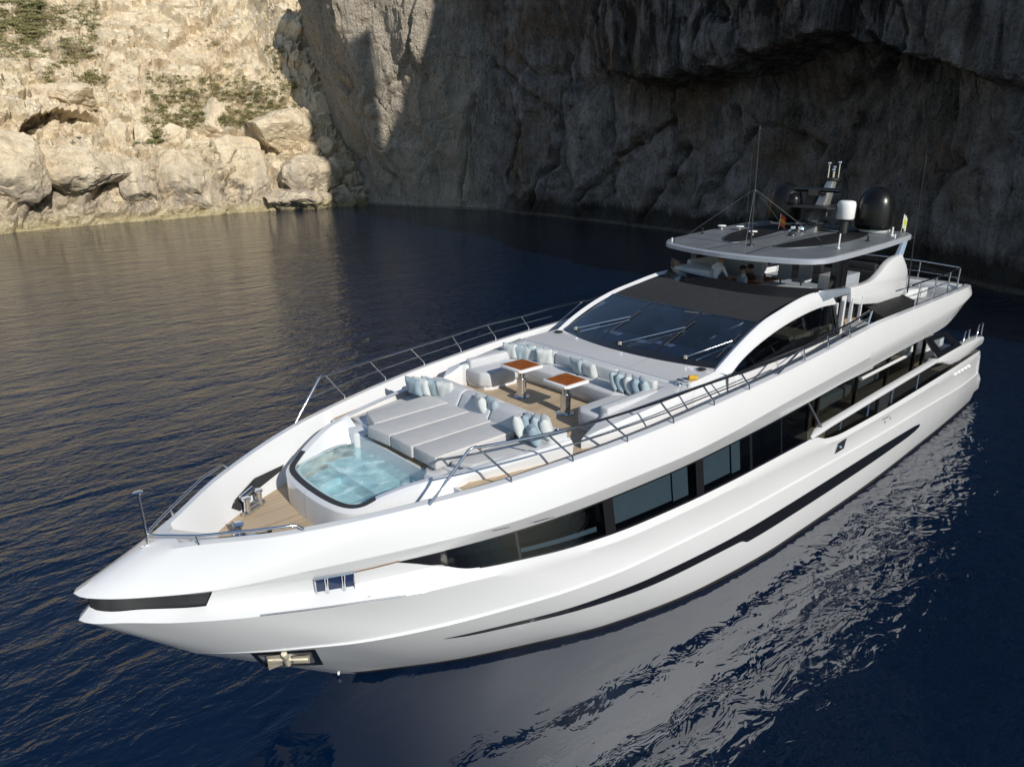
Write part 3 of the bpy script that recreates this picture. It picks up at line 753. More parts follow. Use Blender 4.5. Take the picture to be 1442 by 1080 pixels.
# --- tub and sunpad island
isl = empty("lounge_island"); isl.parent = yacht
rim = [(3.86, 0.0, 4.20), (3.88, .45, 4.20), (3.94, .85, 4.20), (4.06, 1.12, 4.20), (4.24, 1.28, 4.24), (4.50, 1.40, 4.36), (4.9, 1.60, 4.49), (5.3, 1.78, 4.56), (6.2, 2.05, 4.62), (7.0, 2.22, 4.66), (7.8, 2.36, 4.70), (8.15, 2.42, 4.72)]
rimc = [tuple(p) for p in catmull(rim, 4)]
def offs(pts, d):
    out = []
    for i, p in enumerate(pts):
        a = pts[max(i - 1, 0)]; b = pts[min(i + 1, len(pts) - 1)]
        tx, ty = b[0] - a[0], b[1] - a[1]; l = math.hypot(tx, ty) or 1
        out.append((p[0] - ty / l * d, max(0.0, p[1] + tx / l * d), p[2]))
    return out
def zl(pts, f): return [(x, y, f(x, y, z)) for x, y, z in pts]
zdk = lambda x: 3.55 if x < 5.62 else 4.36
outer0 = offs(rimc, .02); outer1 = zl(offs(rimc, .10), lambda x, y, z: z - .07)
wide = [(x, y + float(np.interp(x, [4.1, 5.2, 5.58, 5.78, 8.2], [0.0, .28, .26, -.06, -.02])), z) for x, y, z in offs(rimc, .10)]
outer2 = [(x, y, zdk(x)) for x, y, z in wide]
inner0 = zl(offs(rimc, -.10), lambda x, y, z: z - .004)
mb = MB()
wlc = [tuple(p) for p in catmull([(3.97, 0, 0), (3.98, .55, 0), (4.02, .86, 0), (4.14, 1.08, 0), (4.36, 1.22, 0), (4.7, 1.34, 0), (5.05, 1.46, 0), (5.3, 1.49, 0), (5.52, 1.42, 0), (5.68, 1.30, 0), (5.78, 1.12, 0)], 6)]
def along(curve, n):
    c = np.array(curve); d = np.r_[0, np.cumsum(np.linalg.norm(np.diff(c[:, :2], axis=0), axis=1))]; q = np.linspace(0, d[-1], n)
    return [(float(np.interp(v, d, c[:, 0])), float(np.interp(v, d, c[:, 1]))) for v in q]
rim_in = [p for p in inner0 if p[0] < 5.82]
nwl = 40
rin = along(rim_in, nwl); win = along(wlc, nwl)
rz = [float(np.interp(x, [p[0] for p in rim_in], [p[2] for p in rim_in])) if x > 4.05 else 4.2 for x, y in rin]
inner0w = [(x, y, z) for (x, y), z in zip(rin, rz)]
inner1 = [(x, y, 4.16) for x, y in win]
both(mb, [outer2, [lerp3(a, b, .5) for a, b in zip(outer2, outer1)], outer1, outer0, rimc, inner0])
both(mb, [inner0w, [(a[0] * .4 + b[0] * .6, a[1] * .4 + b[1] * .6, 4.16 + (a[2] - 4.16) * .45) for a, b in zip(inner0w, inner1)], inner1])
# inside of the tub, water level ledge and floor (tub ends at x = 5.78)
tubi = [(x, y, 4.16) for x, y in win]
tub = MB()
def shrink(pts, d, z): return [(x + (d * .6 if x < 4.2 else 0), max(0, y - d * .6), z) for x, y, z in pts]
both(tub, [shrink(tubi, .05, 4.16), shrink(tubi, .06, 4.10), shrink(tubi, .12, 3.62)])
mb2 = MB()
M['tub'] = plain("pale aqua tub lining", (0.50, 0.67, 0.71), 0.25, var=.04, coat=.3)
bas = [(x, y) for x, y, z in shrink(tubi, .10, 0)]
bx, by = [p[0] for p in bas], [p[1] for p in bas]
def bw(x): return float(np.interp(x, bx, by))
def plan_between(x0, x1, inner=None):
    xs = np.linspace(x0, x1, 16)
    if inner is None: return [(x, bw(x)) for x in xs] + [(x, -bw(x)) for x in reversed(xs)]
    return [(x, bw(x)) for x in xs] + [(x, bw(x) - inner) for x in reversed(xs)]
tub.prism(plan_between(bx[0], 5.80), 3.5, 3.63)
tub.prism(plan_between(4.95, 5.80), 3.55, 3.90)
tub.prism(plan_between(4.12, 5.0, .5), 3.55, 3.80)
tub.prism([(x, -y) for x, y in plan_between(4.12, 5.0, .5)], 3.55, 3.80)
io = mb.build("coaming", W_, isl, smooth=35)
tb = tub.build("tub_basin", M['tub'], isl, smooth=35)
# aft wall of the tub with two corner posts
aw = MB()
aw.prism([(5.78, -1.62), (5.9, -1.62), (5.9, 1.62), (5.78, 1.62)], 3.4, 4.30)
for s in (1, -1):
    aw.prism([(5.52, s * 1.24), (5.66, s * 1.08), (5.95, s * 1.08), (6.0, s * 1.78), (5.62, s * 1.80)], 3.6, 4.44)
aw.build("tub_wall", W_, isl, smooth=30, bevel=.03)
# water in the tub
def tubwater():
    mt, t, b = nt("clear pool water"); t.nodes.remove(b)
    out = t.nodes["Material Output"]
    rf = N(t, "ShaderNodeBsdfTransparent"); rf.inputs[0].default_value = (0.82, 0.96, 0.98, 1)
    gl = N(t, "ShaderNodeBsdfGlossy"); gl.inputs["Roughness"].default_value = 0.02
    df = N(t, "ShaderNodeBsdfDiffuse"); df.inputs[0].default_value = (0.62, 0.84, 0.87, 1)
    # white veins in the colour stand in for caustic light in the water
    v = coords(t)
    wv = N(t, "ShaderNodeTexNoise"); wv.inputs["Scale"].default_value = 2.0; wv.inputs["Detail"].default_value = 3; L(t, v, wv.inputs["Vector"])
    vs = N(t, "ShaderNodeVectorMath", operation='SCALE'); vs.inputs["Scale"].default_value = .5; L(t, wv.outputs[1], vs.inputs[0])
    va = N(t, "ShaderNodeVectorMath", operation='ADD'); L(t, v, va.inputs[0]); L(t, vs.outputs[0], va.inputs[1])
    vo = N(t, "ShaderNodeTexVoronoi", feature='SMOOTH_F1'); vo.inputs["Scale"].default_value = 4.2; L(t, va.outputs[0], vo.inputs["Vector"])
    caustic_veins = ramp(t, vo.outputs[0], [(0.30, (.22,) * 3), (0.52, (.34,) * 3), (0.68, (.75,) * 3)])
    m1 = N(t, "ShaderNodeMixShader"); L(t, caustic_veins.outputs[0], m1.inputs[0]); L(t, rf.outputs[0], m1.inputs[1]); L(t, df.outputs[0], m1.inputs[2])
    mx = N(t, "ShaderNodeMixShader"); L(t, schlick(t, 0.025), mx.inputs[0]); L(t, m1.outputs[0], mx.inputs[1]); L(t, gl.outputs[0], mx.inputs[2])
    L(t, mx.outputs[0], out.inputs[0]); return mt
half = [(x, y) for x, y, z in shrink(tubi, .02, 0)]
half = [p for i_, p in enumerate(half) if i_ == 0 or p[0] > half[i_ - 1][0] + 1e-5]
hx = [p[0] for p in half]; hy = [p[1] for p in half]
nu, nv = 150, 190
wv_, wf = [], []
for i in range(nu + 1):
    x = hx[0] + (5.80 - hx[0]) * i / nu; w = float(np.interp(x, hx, hy))
    for j in range(nv + 1):
        y = -w + 2 * w * j / nv
        p = Vector((x * 3.0, y * 3.0, 1.0))
        z = .020 * mnoise.noise(p) + .011 * mnoise.noise(p * 2.3 + Vector((5, 1, 0))) + .004 * mnoise.noise(p * 4.6)
        wv_.append((x, y, 4.13 + z))
for i in range(nu):
    for j in range(nv):
        a = i * (nv + 1) + j; wf.append((a, a + nv + 1, a + nv + 2, a + 1))
wt = MB(); wt.v, wt.f = wv_, wf
me = bpy.data.meshes.new("tub_water"); me.from_pydata(wv_, [], wf); me.materials.append(tubwater()); me.update(); me.shade_smooth()
two = bpy.data.objects.new("tub_water", me); col.objects.link(two); two.parent = tb
# dark gasket along the front edge of the tub
gk = [p for p in rimc if p[0] <= 4.5]
gk = [(x, -y, z) for x, y, z in reversed(gk)] + gk[1:]
def full(h): return [(x, -y, z) for x, y, z in reversed(h)] + h[1:]
ga = [p for p in offs(rimc, .028) if p[0] <= 4.5]; gb = [p for p in offs(rimc, -.085) if p[0] <= 4.5]
g2 = MB(); n_ = min(len(ga), len(gb)); ga, gb = full(ga[:n_]), full(gb[:n_])
g2.grid([[(x, y, z - .05) for x, y, z in ga], [(x, y, z + .010) for x, y, z in ga], [(x, y, z + .012) for x, y, z in gb], [(x, y, z - .03) for x, y, z in gb]])
g2.build("tub_gasket", M['rubber'], isl, smooth=40)
# infill of the coaming between tub and backrest
base = MB()
hh = [(x, y - .06) for x, y, z in rimc if x >= 5.85]
base.prism([(5.86, y) for x, y in hh[:1]] + hh + [(x, -y) for x, y in reversed(hh)] + [(5.86, -hh[0][1])], 4.2, lambda x, y: 4.50)
base.build("sunpad_base", W_, isl, smooth=30)
aftw = MB(); aftw.box((8.02, -2.40, 4.36), (8.20, 2.40, 4.74)); aftw.build("aft_bulkhead", W_, isl, bevel=.04)
# sunpad mattresses
def cushion(name, plan, z0, z1, mat, parent, bevel=.05, sub=True):
    mb = MB(); mb.prism(plan, z0, z1)
    return mb.build(name, mat, parent, smooth=50, bevel=bevel, seg=3)
ys = [1.44, .73, .0, -.73, -1.44]
fx = [(5.95, 5.72), (5.55, 5.62), (5.62, 5.62), (5.66, 5.66)]
for i in range(4):
    a, b = ys[i] - .004, ys[i + 1] + .004
    mt_ = cushion("mattress", [(fx[i][0], a), (7.62, a), (7.62, b), (fx[i][1], b)], 4.50, 4.755, M['pad'], isl, .035)
    pp = MB(); pp.tube([(fx[i][1] + .06, b, 4.742), (7.6, b, 4.742)], .013, 6)
    pp.build("piping", M['piping'], mt_)
cushion("side_mattress", [(5.92, -1.52), (7.9, -1.52), (7.9, -2.20), (7.2, -2.16), (6.1, -1.93)], 4.48, 4.64, M['pad'], isl, .05)
# backrest bolsters
for y0, y1 in ((1.62, .42), (.40, -.60), (-.62, -1.62)):
    mb = MB()
    sec = [(7.55, 4.72), (7.72, 5.02), (7.86, 5.08), (8.12, 5.0), (8.14, 4.7)]
    mb.add([(x, y0, z) for x, z in sec] + [(x, y1, z) for x, z in sec], [tuple(range(5)), tuple(range(9, 4, -1))] + [(i, i + 5, (i + 1) % 5 + 5, (i + 1) % 5) for i in range(5)])
    mb.build("bolster", M['cushion'], isl, smooth=50, bevel=.05, seg=3)
for s in (1, -1):      # low shoulders at the outer ends of the backrest, each with a cup holder
    mb = MB(); mb.prism([(7.55, s * 1.64), (8.15, s * 1.64), (8.15, s * 2.36), (7.75, s * 2.30)], 4.5, lambda x, y: 4.86 if x > 7.7 else 4.8)
    sh = mb.build("shoulder", M['cushion'], isl, smooth=50, bevel=.05, seg=3)
cu = MB(); cu.lathe([(0, .0), (.055, 0), (.055, .012), (.075, .014), (.075, 0)], (8.05, -2.2, 4.862), 20); cu.build("cup_holder", M['chrome'], isl, smooth=40)
sl = MB(); sl.box((5.05, -1.62, 4.47), (5.4, -1.57, 4.545)); 

# --- U-shaped sofa round the two tables
sofa = empty("lounge_sofa"); sofa.parent = yacht
shell = MB()
shell.prism([(9.0, 2.62), (11.64, 2.84), (11.64, -2.84), (9.0, -2.62), (8.5, -2.35), (9.2, -2.28), (9.25, -2.2), (11.3, -2.25), (11.35, 2.25), (9.25, 2.2), (9.2, 2.28), (8.6, 2.35)], 4.36, lambda x, y: float(np.interp(x, [8.5, 9.2, 11.5], [4.60, 4.90, 5.06])))
shell.build("sofa_shell", W_, sofa, smooth=30, bevel=.04)
plinth = MB()
plinth.prism([(9.35, 1.62), (9.5, 1.50), (10.62, 1.50), (10.62, -1.50), (9.4, -1.50), (9.25, -1.62), (9.25, -2.3), (11.3, -2.3), (11.3, 2.3), (9.3, 2.3)], 4.37, 4.50)
plinth.build("sofa_plinth", W_, sofa, smooth=30, bevel=.02)
def seat(plan): cushion("seat_cushion", plan, 4.48, 4.84, M['cushion'], sofa, .06)
seat([(9.25, 1.66), (9.42, 1.47), (10.46, 1.47), (10.9, 1.9), (10.95, 2.22), (9.25, 2.22)])
seat([(10.48, 1.46), (10.5, .02), (11.3, .02), (11.3, 2.22), (10.97, 2.22), (10.92, 1.89)])
seat([(10.5, 0.0), (10.48, -1.46), (10.92, -1.89), (10.97, -2.22), (11.3, -2.22), (11.3, 0.0)])
seat([(9.2, -1.66), (9.38, -1.47), (10.46, -1.47), (10.9, -1.9), (10.95, -2.22), (9.2, -2.22)])
def back(plan, z1): cushion("back_cushion", plan, 4.80, z1, M['cushion'], sofa, .05)
back([(9.35, 2.12), (10.5, 2.10), (11.0, 2.06), (11.0, 2.32), (9.35, 2.34)], 5.04)
for a, b in ((2.1, 1.0), (.98, .02), (0, -.98), (-1.0, -2.1)):
    back([(11.12, a), (11.30, a), (11.30, b), (11.12, b)], 5.14)
back([(9.3, -2.12), (10.5, -2.10), (11.0, -2.06), (11.0, -2.36), (9.3, -2.36)], 5.04)

# --- two pedestal tables
def table():
    r = empty("pedestal_table")
    def rr(h, c=.06): return [(-h + c, -h), (h - c, -h), (h, -h + c), (h, h - c), (h - c, h), (-h + c, h), (-h, h - c), (-h, -h + c)]
    mb = MB(); mb.prism(rr(.385), .725, .785); tp = mb.build("tabletop", M['white_tab'], r, smooth=40, bevel=.012)
    mb = MB(); mb.prism(rr(.315, .01), .786, .792); mb.build("wood_inlay", M['table_wood'], tp)
    mb = MB(); mb.lathe([(0, 0), (.20, 0), (.20, .012), (.12, .03), (.115, .06), (.115, .44), (.125, .445), (.125, .455), (.09, .46), (.09, .70), (.16, .725), (0, .725)], (0, 0, 0), 32)
    mb.build("pedestal", M['chrome'], r, smooth=35)
    return r
M['white_tab'] = plain("white table gelcoat", (0.78, 0.78, 0.78), 0.2, var=.01, coat=.4)
def dup(o, parent=None):
    c = o.copy(); col.objects.link(c)
    if parent: c.parent = parent
    for ch in o.children: dup(ch, c)
    return c
tA = table(); tB = dup(tA)
tA.location = (9.74, .70, 4.392); tB.location = (9.72, -.77, 4.392)
tag(tA, "white table with mahogany inlay, nearer the row of six pillows", "table", "pedestal tables in the foredeck lounge")
tag(tB, "white table with mahogany inlay, nearer the tight row of five pillows", "table", "pedestal tables in the foredeck lounge")

# --- pillows
def pillow_mesh():
    n = 14; mb = MB(); rows = {}
    def pt(u, v, s):
        # cushion with pinched corners, about .44 m square
        e = (1 - u ** 4) * (1 - v ** 4)
        sc = 1 - .10 * ((1 - abs(u) ** 2) * abs(v) ** 3 + (1 - abs(v) ** 2) * abs(u) ** 3)
        return (u * .22 * sc, s * .10 * (max(e, 0) ** .5) + .006 * math.sin(7 * u + 3 * v) * e, v * .22 * sc)
    g = [-1 + 2 * i / n for i in range(n + 1)]
    for s in (1, -1): mb.grid([[pt(u, v, s) for v in g] for u in g])
    return mb
pb = pillow_mesh().build("pillow", M['pillow_blue'], None, smooth=80)
psk = pillow_mesh().build("pillow", M['pillow_sky'], None, smooth=80)
pcr = pillow_mesh().build("pillow", M['pillow_cream'], None, smooth=80)
protos = {'b': pb, 's': psk, 'c': pcr}; used = set()
COLN = {'b': 'pale blue', 's': 'greyish blue', 'c': 'off white'}
ORD = ['first', 'second', 'third', 'fourth', 'fifth', 'sixth', 'seventh']
def pillow(kind, px, py, zc, yaw, tilt, roll, label, group, depth_y=None, sc=1.02):
    p = protos[kind]
    if kind in used: p = p.copy(); col.objects.link(p)
    used.add(kind)
    P = on_z((px, py), zc)
    p.location = P; p.rotation_mode = 'XYZ'
    p.rotation_euler = (R_(tilt), R_(roll), R_(yaw)); p.scale = (sc, sc * random.uniform(.9, 1.15), sc)
    tag(p, label, "pillow", group)
random.seed(4)
# yaw 90: pillow face looks along x
g1 = "pillows at the far corner of the sunpad"
for i, (k, x, y) in enumerate([('s', 583, 544), ('c', 594, 544), ('b', 606, 544), ('b', 616, 546), ('c', 628, 549)]):
    pillow(k, x, y, 4.96, 100 + i * 4, -16, random.uniform(-6, 6), f"{COLN[k]} pillow, {ORD[i]} from the rail in the sunpad's far corner row", g1, sc=1.02)
g2_ = "pillows in the middle of the sunpad backrest"
for i, (k, x, y) in enumerate([('c', 679, 570), ('b', 696, 573)]):
    pillow(k, x, y, 4.95, 62 + i * 8, -22, 4 - 6 * i, f"{COLN[k]} pillow of the pair on the middle of the sunpad backrest", g2_, sc=1.0)
g3 = "pillows heaped at the near corner of the sunpad"
for i, (k, x, y) in enumerate([('c', 732, 599), ('s', 744, 597), ('b', 757, 599), ('c', 769, 601), ('s', 752, 611)]):
    pillow(k, x, y, 4.96 if i != 4 else 4.86, 30 + i * 5, -20, 12 - 3 * i, f"{COLN[k]} pillow, {ORD[i]} from the tub in the heap at the sunpad's near corner", g3, sc=1.0)
g4 = "pillows along the far arm of the sofa"
for i, (k, x, y) in enumerate([('c', 720, 494), ('b', 728, 495), ('b', 737, 496), ('c', 746, 497), ('b', 754, 498), ('c', 767, 502)]):
    pillow(k, x, y, 5.04, 102 + i * 4, -14, random.uniform(-5, 5), f"{COLN[k]} pillow, {ORD[i]} from the rail in the sofa's far corner row of six", g4, sc=1.02)
g5 = "pillows in the middle of the sofa"
for i, (k, x, y) in enumerate([('b', 814, 516), ('c', 830, 520)]):
    pillow(k, x, y, 5.03, 78 + 6 * i, -20, 5 - 8 * i, f"{COLN[k]} pillow of the pair leaning on the middle of the sofa back", g5, sc=1.02)
g6 = "pillows at the near corner of the sofa"
for i, (k, x, y) in enumerate([('b', 866, 536), ('b', 875, 538), ('c', 886, 541), ('s', 896, 544), ('b', 908, 546)]):
    pillow(k, x, y, 5.03, 28 + i * 5, -20, 12 - 3 * i, f"{COLN[k]} pillow, {ORD[i]} from the middle in the sofa's near corner row of five", g6, sc=1.02)

# --- guard rails on both sides (posts lean outboard)
RB = [(4.81, 2.41, 4.51), (6.24, 2.84, 4.60), (7.5, 3.1, 4.69), (8.78, 3.3, 4.77), (10.06, 3.42, 4.84), (11.35, 3.5, 4.92), (12.64, 3.54, 4.98)]
pp_ = [((455.3, 523.7), (672, 625)), ((461.3, 523), (681.7, 625.8)), ((523.3, 503), (780, 605)), ((581.3, 485), (861.7, 582.5)), ((640, 472.5), (936.3, 563.3)), ((688.8, 457.5), (997, 544)), ((736.7, 446.3), (1049.2, 525.8))]
RT = [(5.56, 2.58, 5.35), (5.69, 2.61, 5.33), (7.0, 2.94, 5.31), (8.29, 3.15, 5.32), (9.7, 3.32, 5.36), (10.98, 3.43, 5.42), (12.3, 3.49, 5.43)]
rail = empty("guard_rail"); rail.parent = yacht
for s in (1, -1):
    S = lambda p: (p[0], p[1] * s, p[2])
    top = catmull([S(p) for p in RT[1:]] + [S((13.4, 3.52, 5.47)), S((14.9, 3.53, 5.50))], 4)
    mb = MB(); mb.tube([S((4.81, 2.41, 4.5)), S((4.86, 2.43, 4.56)), S((5.52, 2.57, 5.31)), S((5.58, 2.585, 5.345)), S((5.66, 2.6, 5.345))] + [tuple(p) for p in top], .026, 10)
    mb.build("top_rail", M['chrome'], rail, smooth=60)
    md = [lerp3(b, t_, .5) for b, t_ in zip(RB[1:], RT[1:])]
    mid = catmull([S(lerp3(RB[0], RT[0], .52))] + [S(p) for p in md] + [S((13.55, 3.53, 5.24))], 3)
    mb = MB(); mb.tube([tuple(p) for p in mid], .014, 8); mb.build("mid_rail", M['chrome'], rail, smooth=60)
    for b, t_ in zip(RB[1:], RT[1:]):
        mb = MB(); mb.tube([S(b), S((b[0] - .015, b[1], b[2] + .09)), S(t_)], .02, 8); mb.build("post", M['chrome'], rail, smooth=60)
    # slanting end of the rail and the stair rail going aft
    mb = MB(); mb.tube([S((13.9, 3.5, 5.05)), S((14.1, 3.5, 5.12)), S((14.8, 3.52, 5.44)), S((15.0, 3.52, 5.5))], .026, 8); mb.build("end_brace", M['chrome'], rail, smooth=60)
    r2 = [(15.0, 3.5, 5.47), (16.2, 3.5, 5.58), (17.6, 3.48, 5.67), (18.7, 3.46, 5.80), (18.85, 3.46, 5.78), (18.72, 3.46, 5.42)]
    mb = MB(); mb.tube([S(p) for p in r2], .026, 8); mb.build("top_rail", M['chrome'], rail, smooth=60)
    r3 = [(15.2, 3.5, 5.22), (15.9, 3.5, 5.36), (17.2, 3.48, 5.44), (18.72, 3.46, 5.60)]
    mb = MB(); mb.tube([tuple(p) for p in catmull([S(p) for p in r3], 4)], .016, 8); mb.build("mid_rail", M['chrome'], rail, smooth=60)
    for b, t_ in (((15.19, 3.5, 5.08), (15.05, 3.5, 5.47)), ((16.44, 3.5, 5.15), (16.25, 3.5, 5.58)), ((17.6, 3.5, 5.22), (17.5, 3.48, 5.66))):
        mb = MB(); mb.tube([S(b), S(t_)], .02, 8); mb.build("post", M['chrome'], rail, smooth=60)
# bow pulpit: low rail round the nose and the jack staff
pul = empty("bow_rail"); pul.parent = yacht
mb = MB()
fr_ = [(3.0, 1.53, 4.36), (2.9, 1.50, 4.46), (2.4, 1.20, 4.44), (1.7, .62, 4.36), (1.25, .17, 4.34), (1.12, 0, 4.335)]
mb.tube([(x, y, z) for x, y, z in fr_] + [(x, -y, z) for x, y, z in reversed(fr_[:-1])], .024, 10)
mb.build("top_rail", M['chrome'], pul, smooth=60)
for s in (1, -1):
    mb = MB(); mb.tube([(1.69, .6 * s, 4.2), (1.66, .6 * s, 4.36)], .022, 8); mb.build("post", M['chrome'], pul, smooth=60)
js = MB(); js.tube([(1.12, 0, 4.15), (1.1, 0, 5.06)], .022, 8); js.lathe([(0, 0), (.07, 0), (.075, .02), (.05, .03), (0, .03)], (1.1, 0, 5.06), 14)
js.build("jack_staff", M['chrome'], pul, smooth=50)

# ================================================================== YACHT: wheelhouse
wh = empty("wheelhouse"); wh.parent = yacht
def wsB(y): a = abs(y) / 2.58; return (12.40 + .60 * a ** 2, y, 5.17 - .02 * a)
def wsT(y): a = abs(y) / 2.58; return (14.72 + .20 * a ** 2, y * 2.40 / 2.58, 5.95 - .05 * a)
def cnT(y): a = abs(y) / 2.58; return (16.40 + .72 * a ** 2, y * 2.27 / 2.58, 6.22 - .05 * a)
YS = np.linspace(-2.58, 2.58, 37)
def bulged(a, b, t, k):
    p = lerp3(a, b, t); return (p[0] - .35 * k * 4 * t * (1 - t), p[1], p[2] + k * 4 * t * (1 - t))
# white fore panel between sofa and windscreen
mb = MB()
def front(y): return (11.60, y * 1.02, 5.10)
mb.grid([[lerp3(front(y), (wsB(y)[0] + .01, wsB(y)[1], wsB(y)[2] - .012), t) for t in np.linspace(0, 1, 8)] for y in YS])
for s in (1, -1):
    e = [lerp3(front(2.58 * s), wsB(2.58 * s), t) for t in np.linspace(0, 1, 8)] + [(13.4, 2.74 * s, 5.06)]
    mb.grid([e, [(x, y + .10 * s, z - .10) for x, y, z in e], [(x, 2.86 * s, 4.36) for x, y, z in e]])
mb.poly([front(-2.58), front(2.58), (11.6, 2.7, 4.36), (11.6, -2.7, 4.36)])
fp = mb.build("fore_panel", W_, wh, smooth=30)
for yv in (2.30, -2.30):
    mb = MB(); mb.lathe([(0, .012), (.11, .010), (.12, 0)], (12.62, yv, 5.165), 16); mb.build("deck_vent", M['satin_black'], fp, smooth=50)
mb = MB(); mb.grid([[lerp3(front(-.95), wsB(-.95), t), lerp3(front(-.965), wsB(-.965), t)] for t in (0, 1)]); mb.v = [(x, y, z + .004) for x, y, z in mb.v]
mb.build("panel_seam", M['nonskid'], fp)
# capstans / coiled lines at the near end of the sofa back
cap = MB()
for i, (x, y) in enumerate([(11.55, -2.45), (11.72, -2.50)]):
    cap.lathe([(0, .12), (.05, .12), (.07, .10), (.045, .05), (.07, .02), (.08, 0)], (x, y, 5.07), 16)
cap.build("capstan", M['chrome'], fp, smooth=50)
roll = MB(); roll.tube([(11.84, -2.50, 5.17), (12.0, -2.62, 5.17)], .06, 12)
roll.build("yellow_roll", plain("yellow towel cloth", (0.55, 0.33, 0.03), .8, var=.2, nscale=20), fp, smooth=60)

# windscreen: three panes, dark lower frame, dividers, wipers
def ws(y, t): return bulged(wsB(y), wsT(y), t, .03)
pane_edges = [-2.50, -.88, .88, 2.50]
for a, b in zip(pane_edges[:-1], pane_edges[1:]):
    mb = MB(); mb.grid([[ws(y, t) for t in np.linspace(.03, .99, 10)] for y in np.linspace(a + .03, b - .03, 14)])
    mb.build("windscreen_pane", M['glass_blue'], wh, smooth=60)
mb = MB()
def up(p, k): return (p[0] - k * .3, p[1], p[2] + k)
mb.grid([[up(ws(y, t), .006) for t in (.0, .06, .10)] for y in YS])
mb.grid([[up(ws(y, t), .006) for t in (.975, 1.0)] for y in YS])
for y in pane_edges:
    mb.grid([[up(ws(y + d, t), .006) for t in np.linspace(.0, 1, 10)] for d in (-.05, .05)])
mb.build("windscreen_frame", M['black'], wh, smooth=60)
for yb, yt, tb_, tt in ((1.95, .78, .09, .58), (.10, -1.0, .09, .60), (-1.72, -2.36, .09, .50)):
    mb = MB(); A = up(ws(yb, tb_), .05); B = up(ws(yt, tt), .05)
    mb.tube([A, lerp3(A, B, .5), B], .016, 6); mb.lathe([(0, .05), (.05, .05), (.06, -.04)], A, 10)
    mb.tube([up(ws(yb - .25, .07), .03), up(ws(yt - .1, tt - .06), .04)], .009, 6)
    wp = mb.build("wiper_arm", M['chrome'], wh, smooth=60)
    mb = MB(); mb.tube([up(ws(yt + .02, tt - .34), .03), up(ws(yt - .02, min(.9, tt + .16)), .03)], .014, 6); mb.build("wiper_blade", M['rubber'], wp)
# what shows through the windscreen: console, screens, seats
mb = MB(); mb.prism([(13.5, 2.3), (14.6, 2.3), (14.6, -2.3), (13.5, -2.3)], 4.7, lambda x, y: 5.02 if x < 14 else 4.95)
mb.build("dashboard", plain("dark blue console", (0.05, 0.08, 0.14), .5), wh)
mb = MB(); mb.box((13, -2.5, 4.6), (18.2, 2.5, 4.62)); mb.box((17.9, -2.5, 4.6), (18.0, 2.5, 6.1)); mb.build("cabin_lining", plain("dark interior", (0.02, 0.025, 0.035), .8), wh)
M['paper'] = plain("white paper", (.7, .72, .74), .8)
for x, y, w in ((13.9, 1.55, .5), (13.75, .35, .42), (14.0, -.15, .5)):
    pw = MB(); pw.box((x, y - w / 2, 5.03), (x + .25, y + w / 2, 5.05)); pw.build("chart_paper", M['paper'], wh)
for y in (.95, -.95):
    mb = MB(); mb.box((15.4, y - .32, 4.9), (16.0, y + .32, 5.1)); mb.box((15.9, y - .32, 5.0), (16.1, y + .32, 5.7)); mb.build("helm_seat", M['cushion'], wh, smooth=50, bevel=.06)
# dark mesh sunshade over the upper screen
mb = MB(); mb.grid([[up(bulged(wsT(y), cnT(y), t, .05), .004) for t in np.linspace(0, 1, 8)] for y in np.linspace(-2.5, 2.5, 30)])
mb.build("sunshade", M['mesh_shade'], wh, smooth=60)

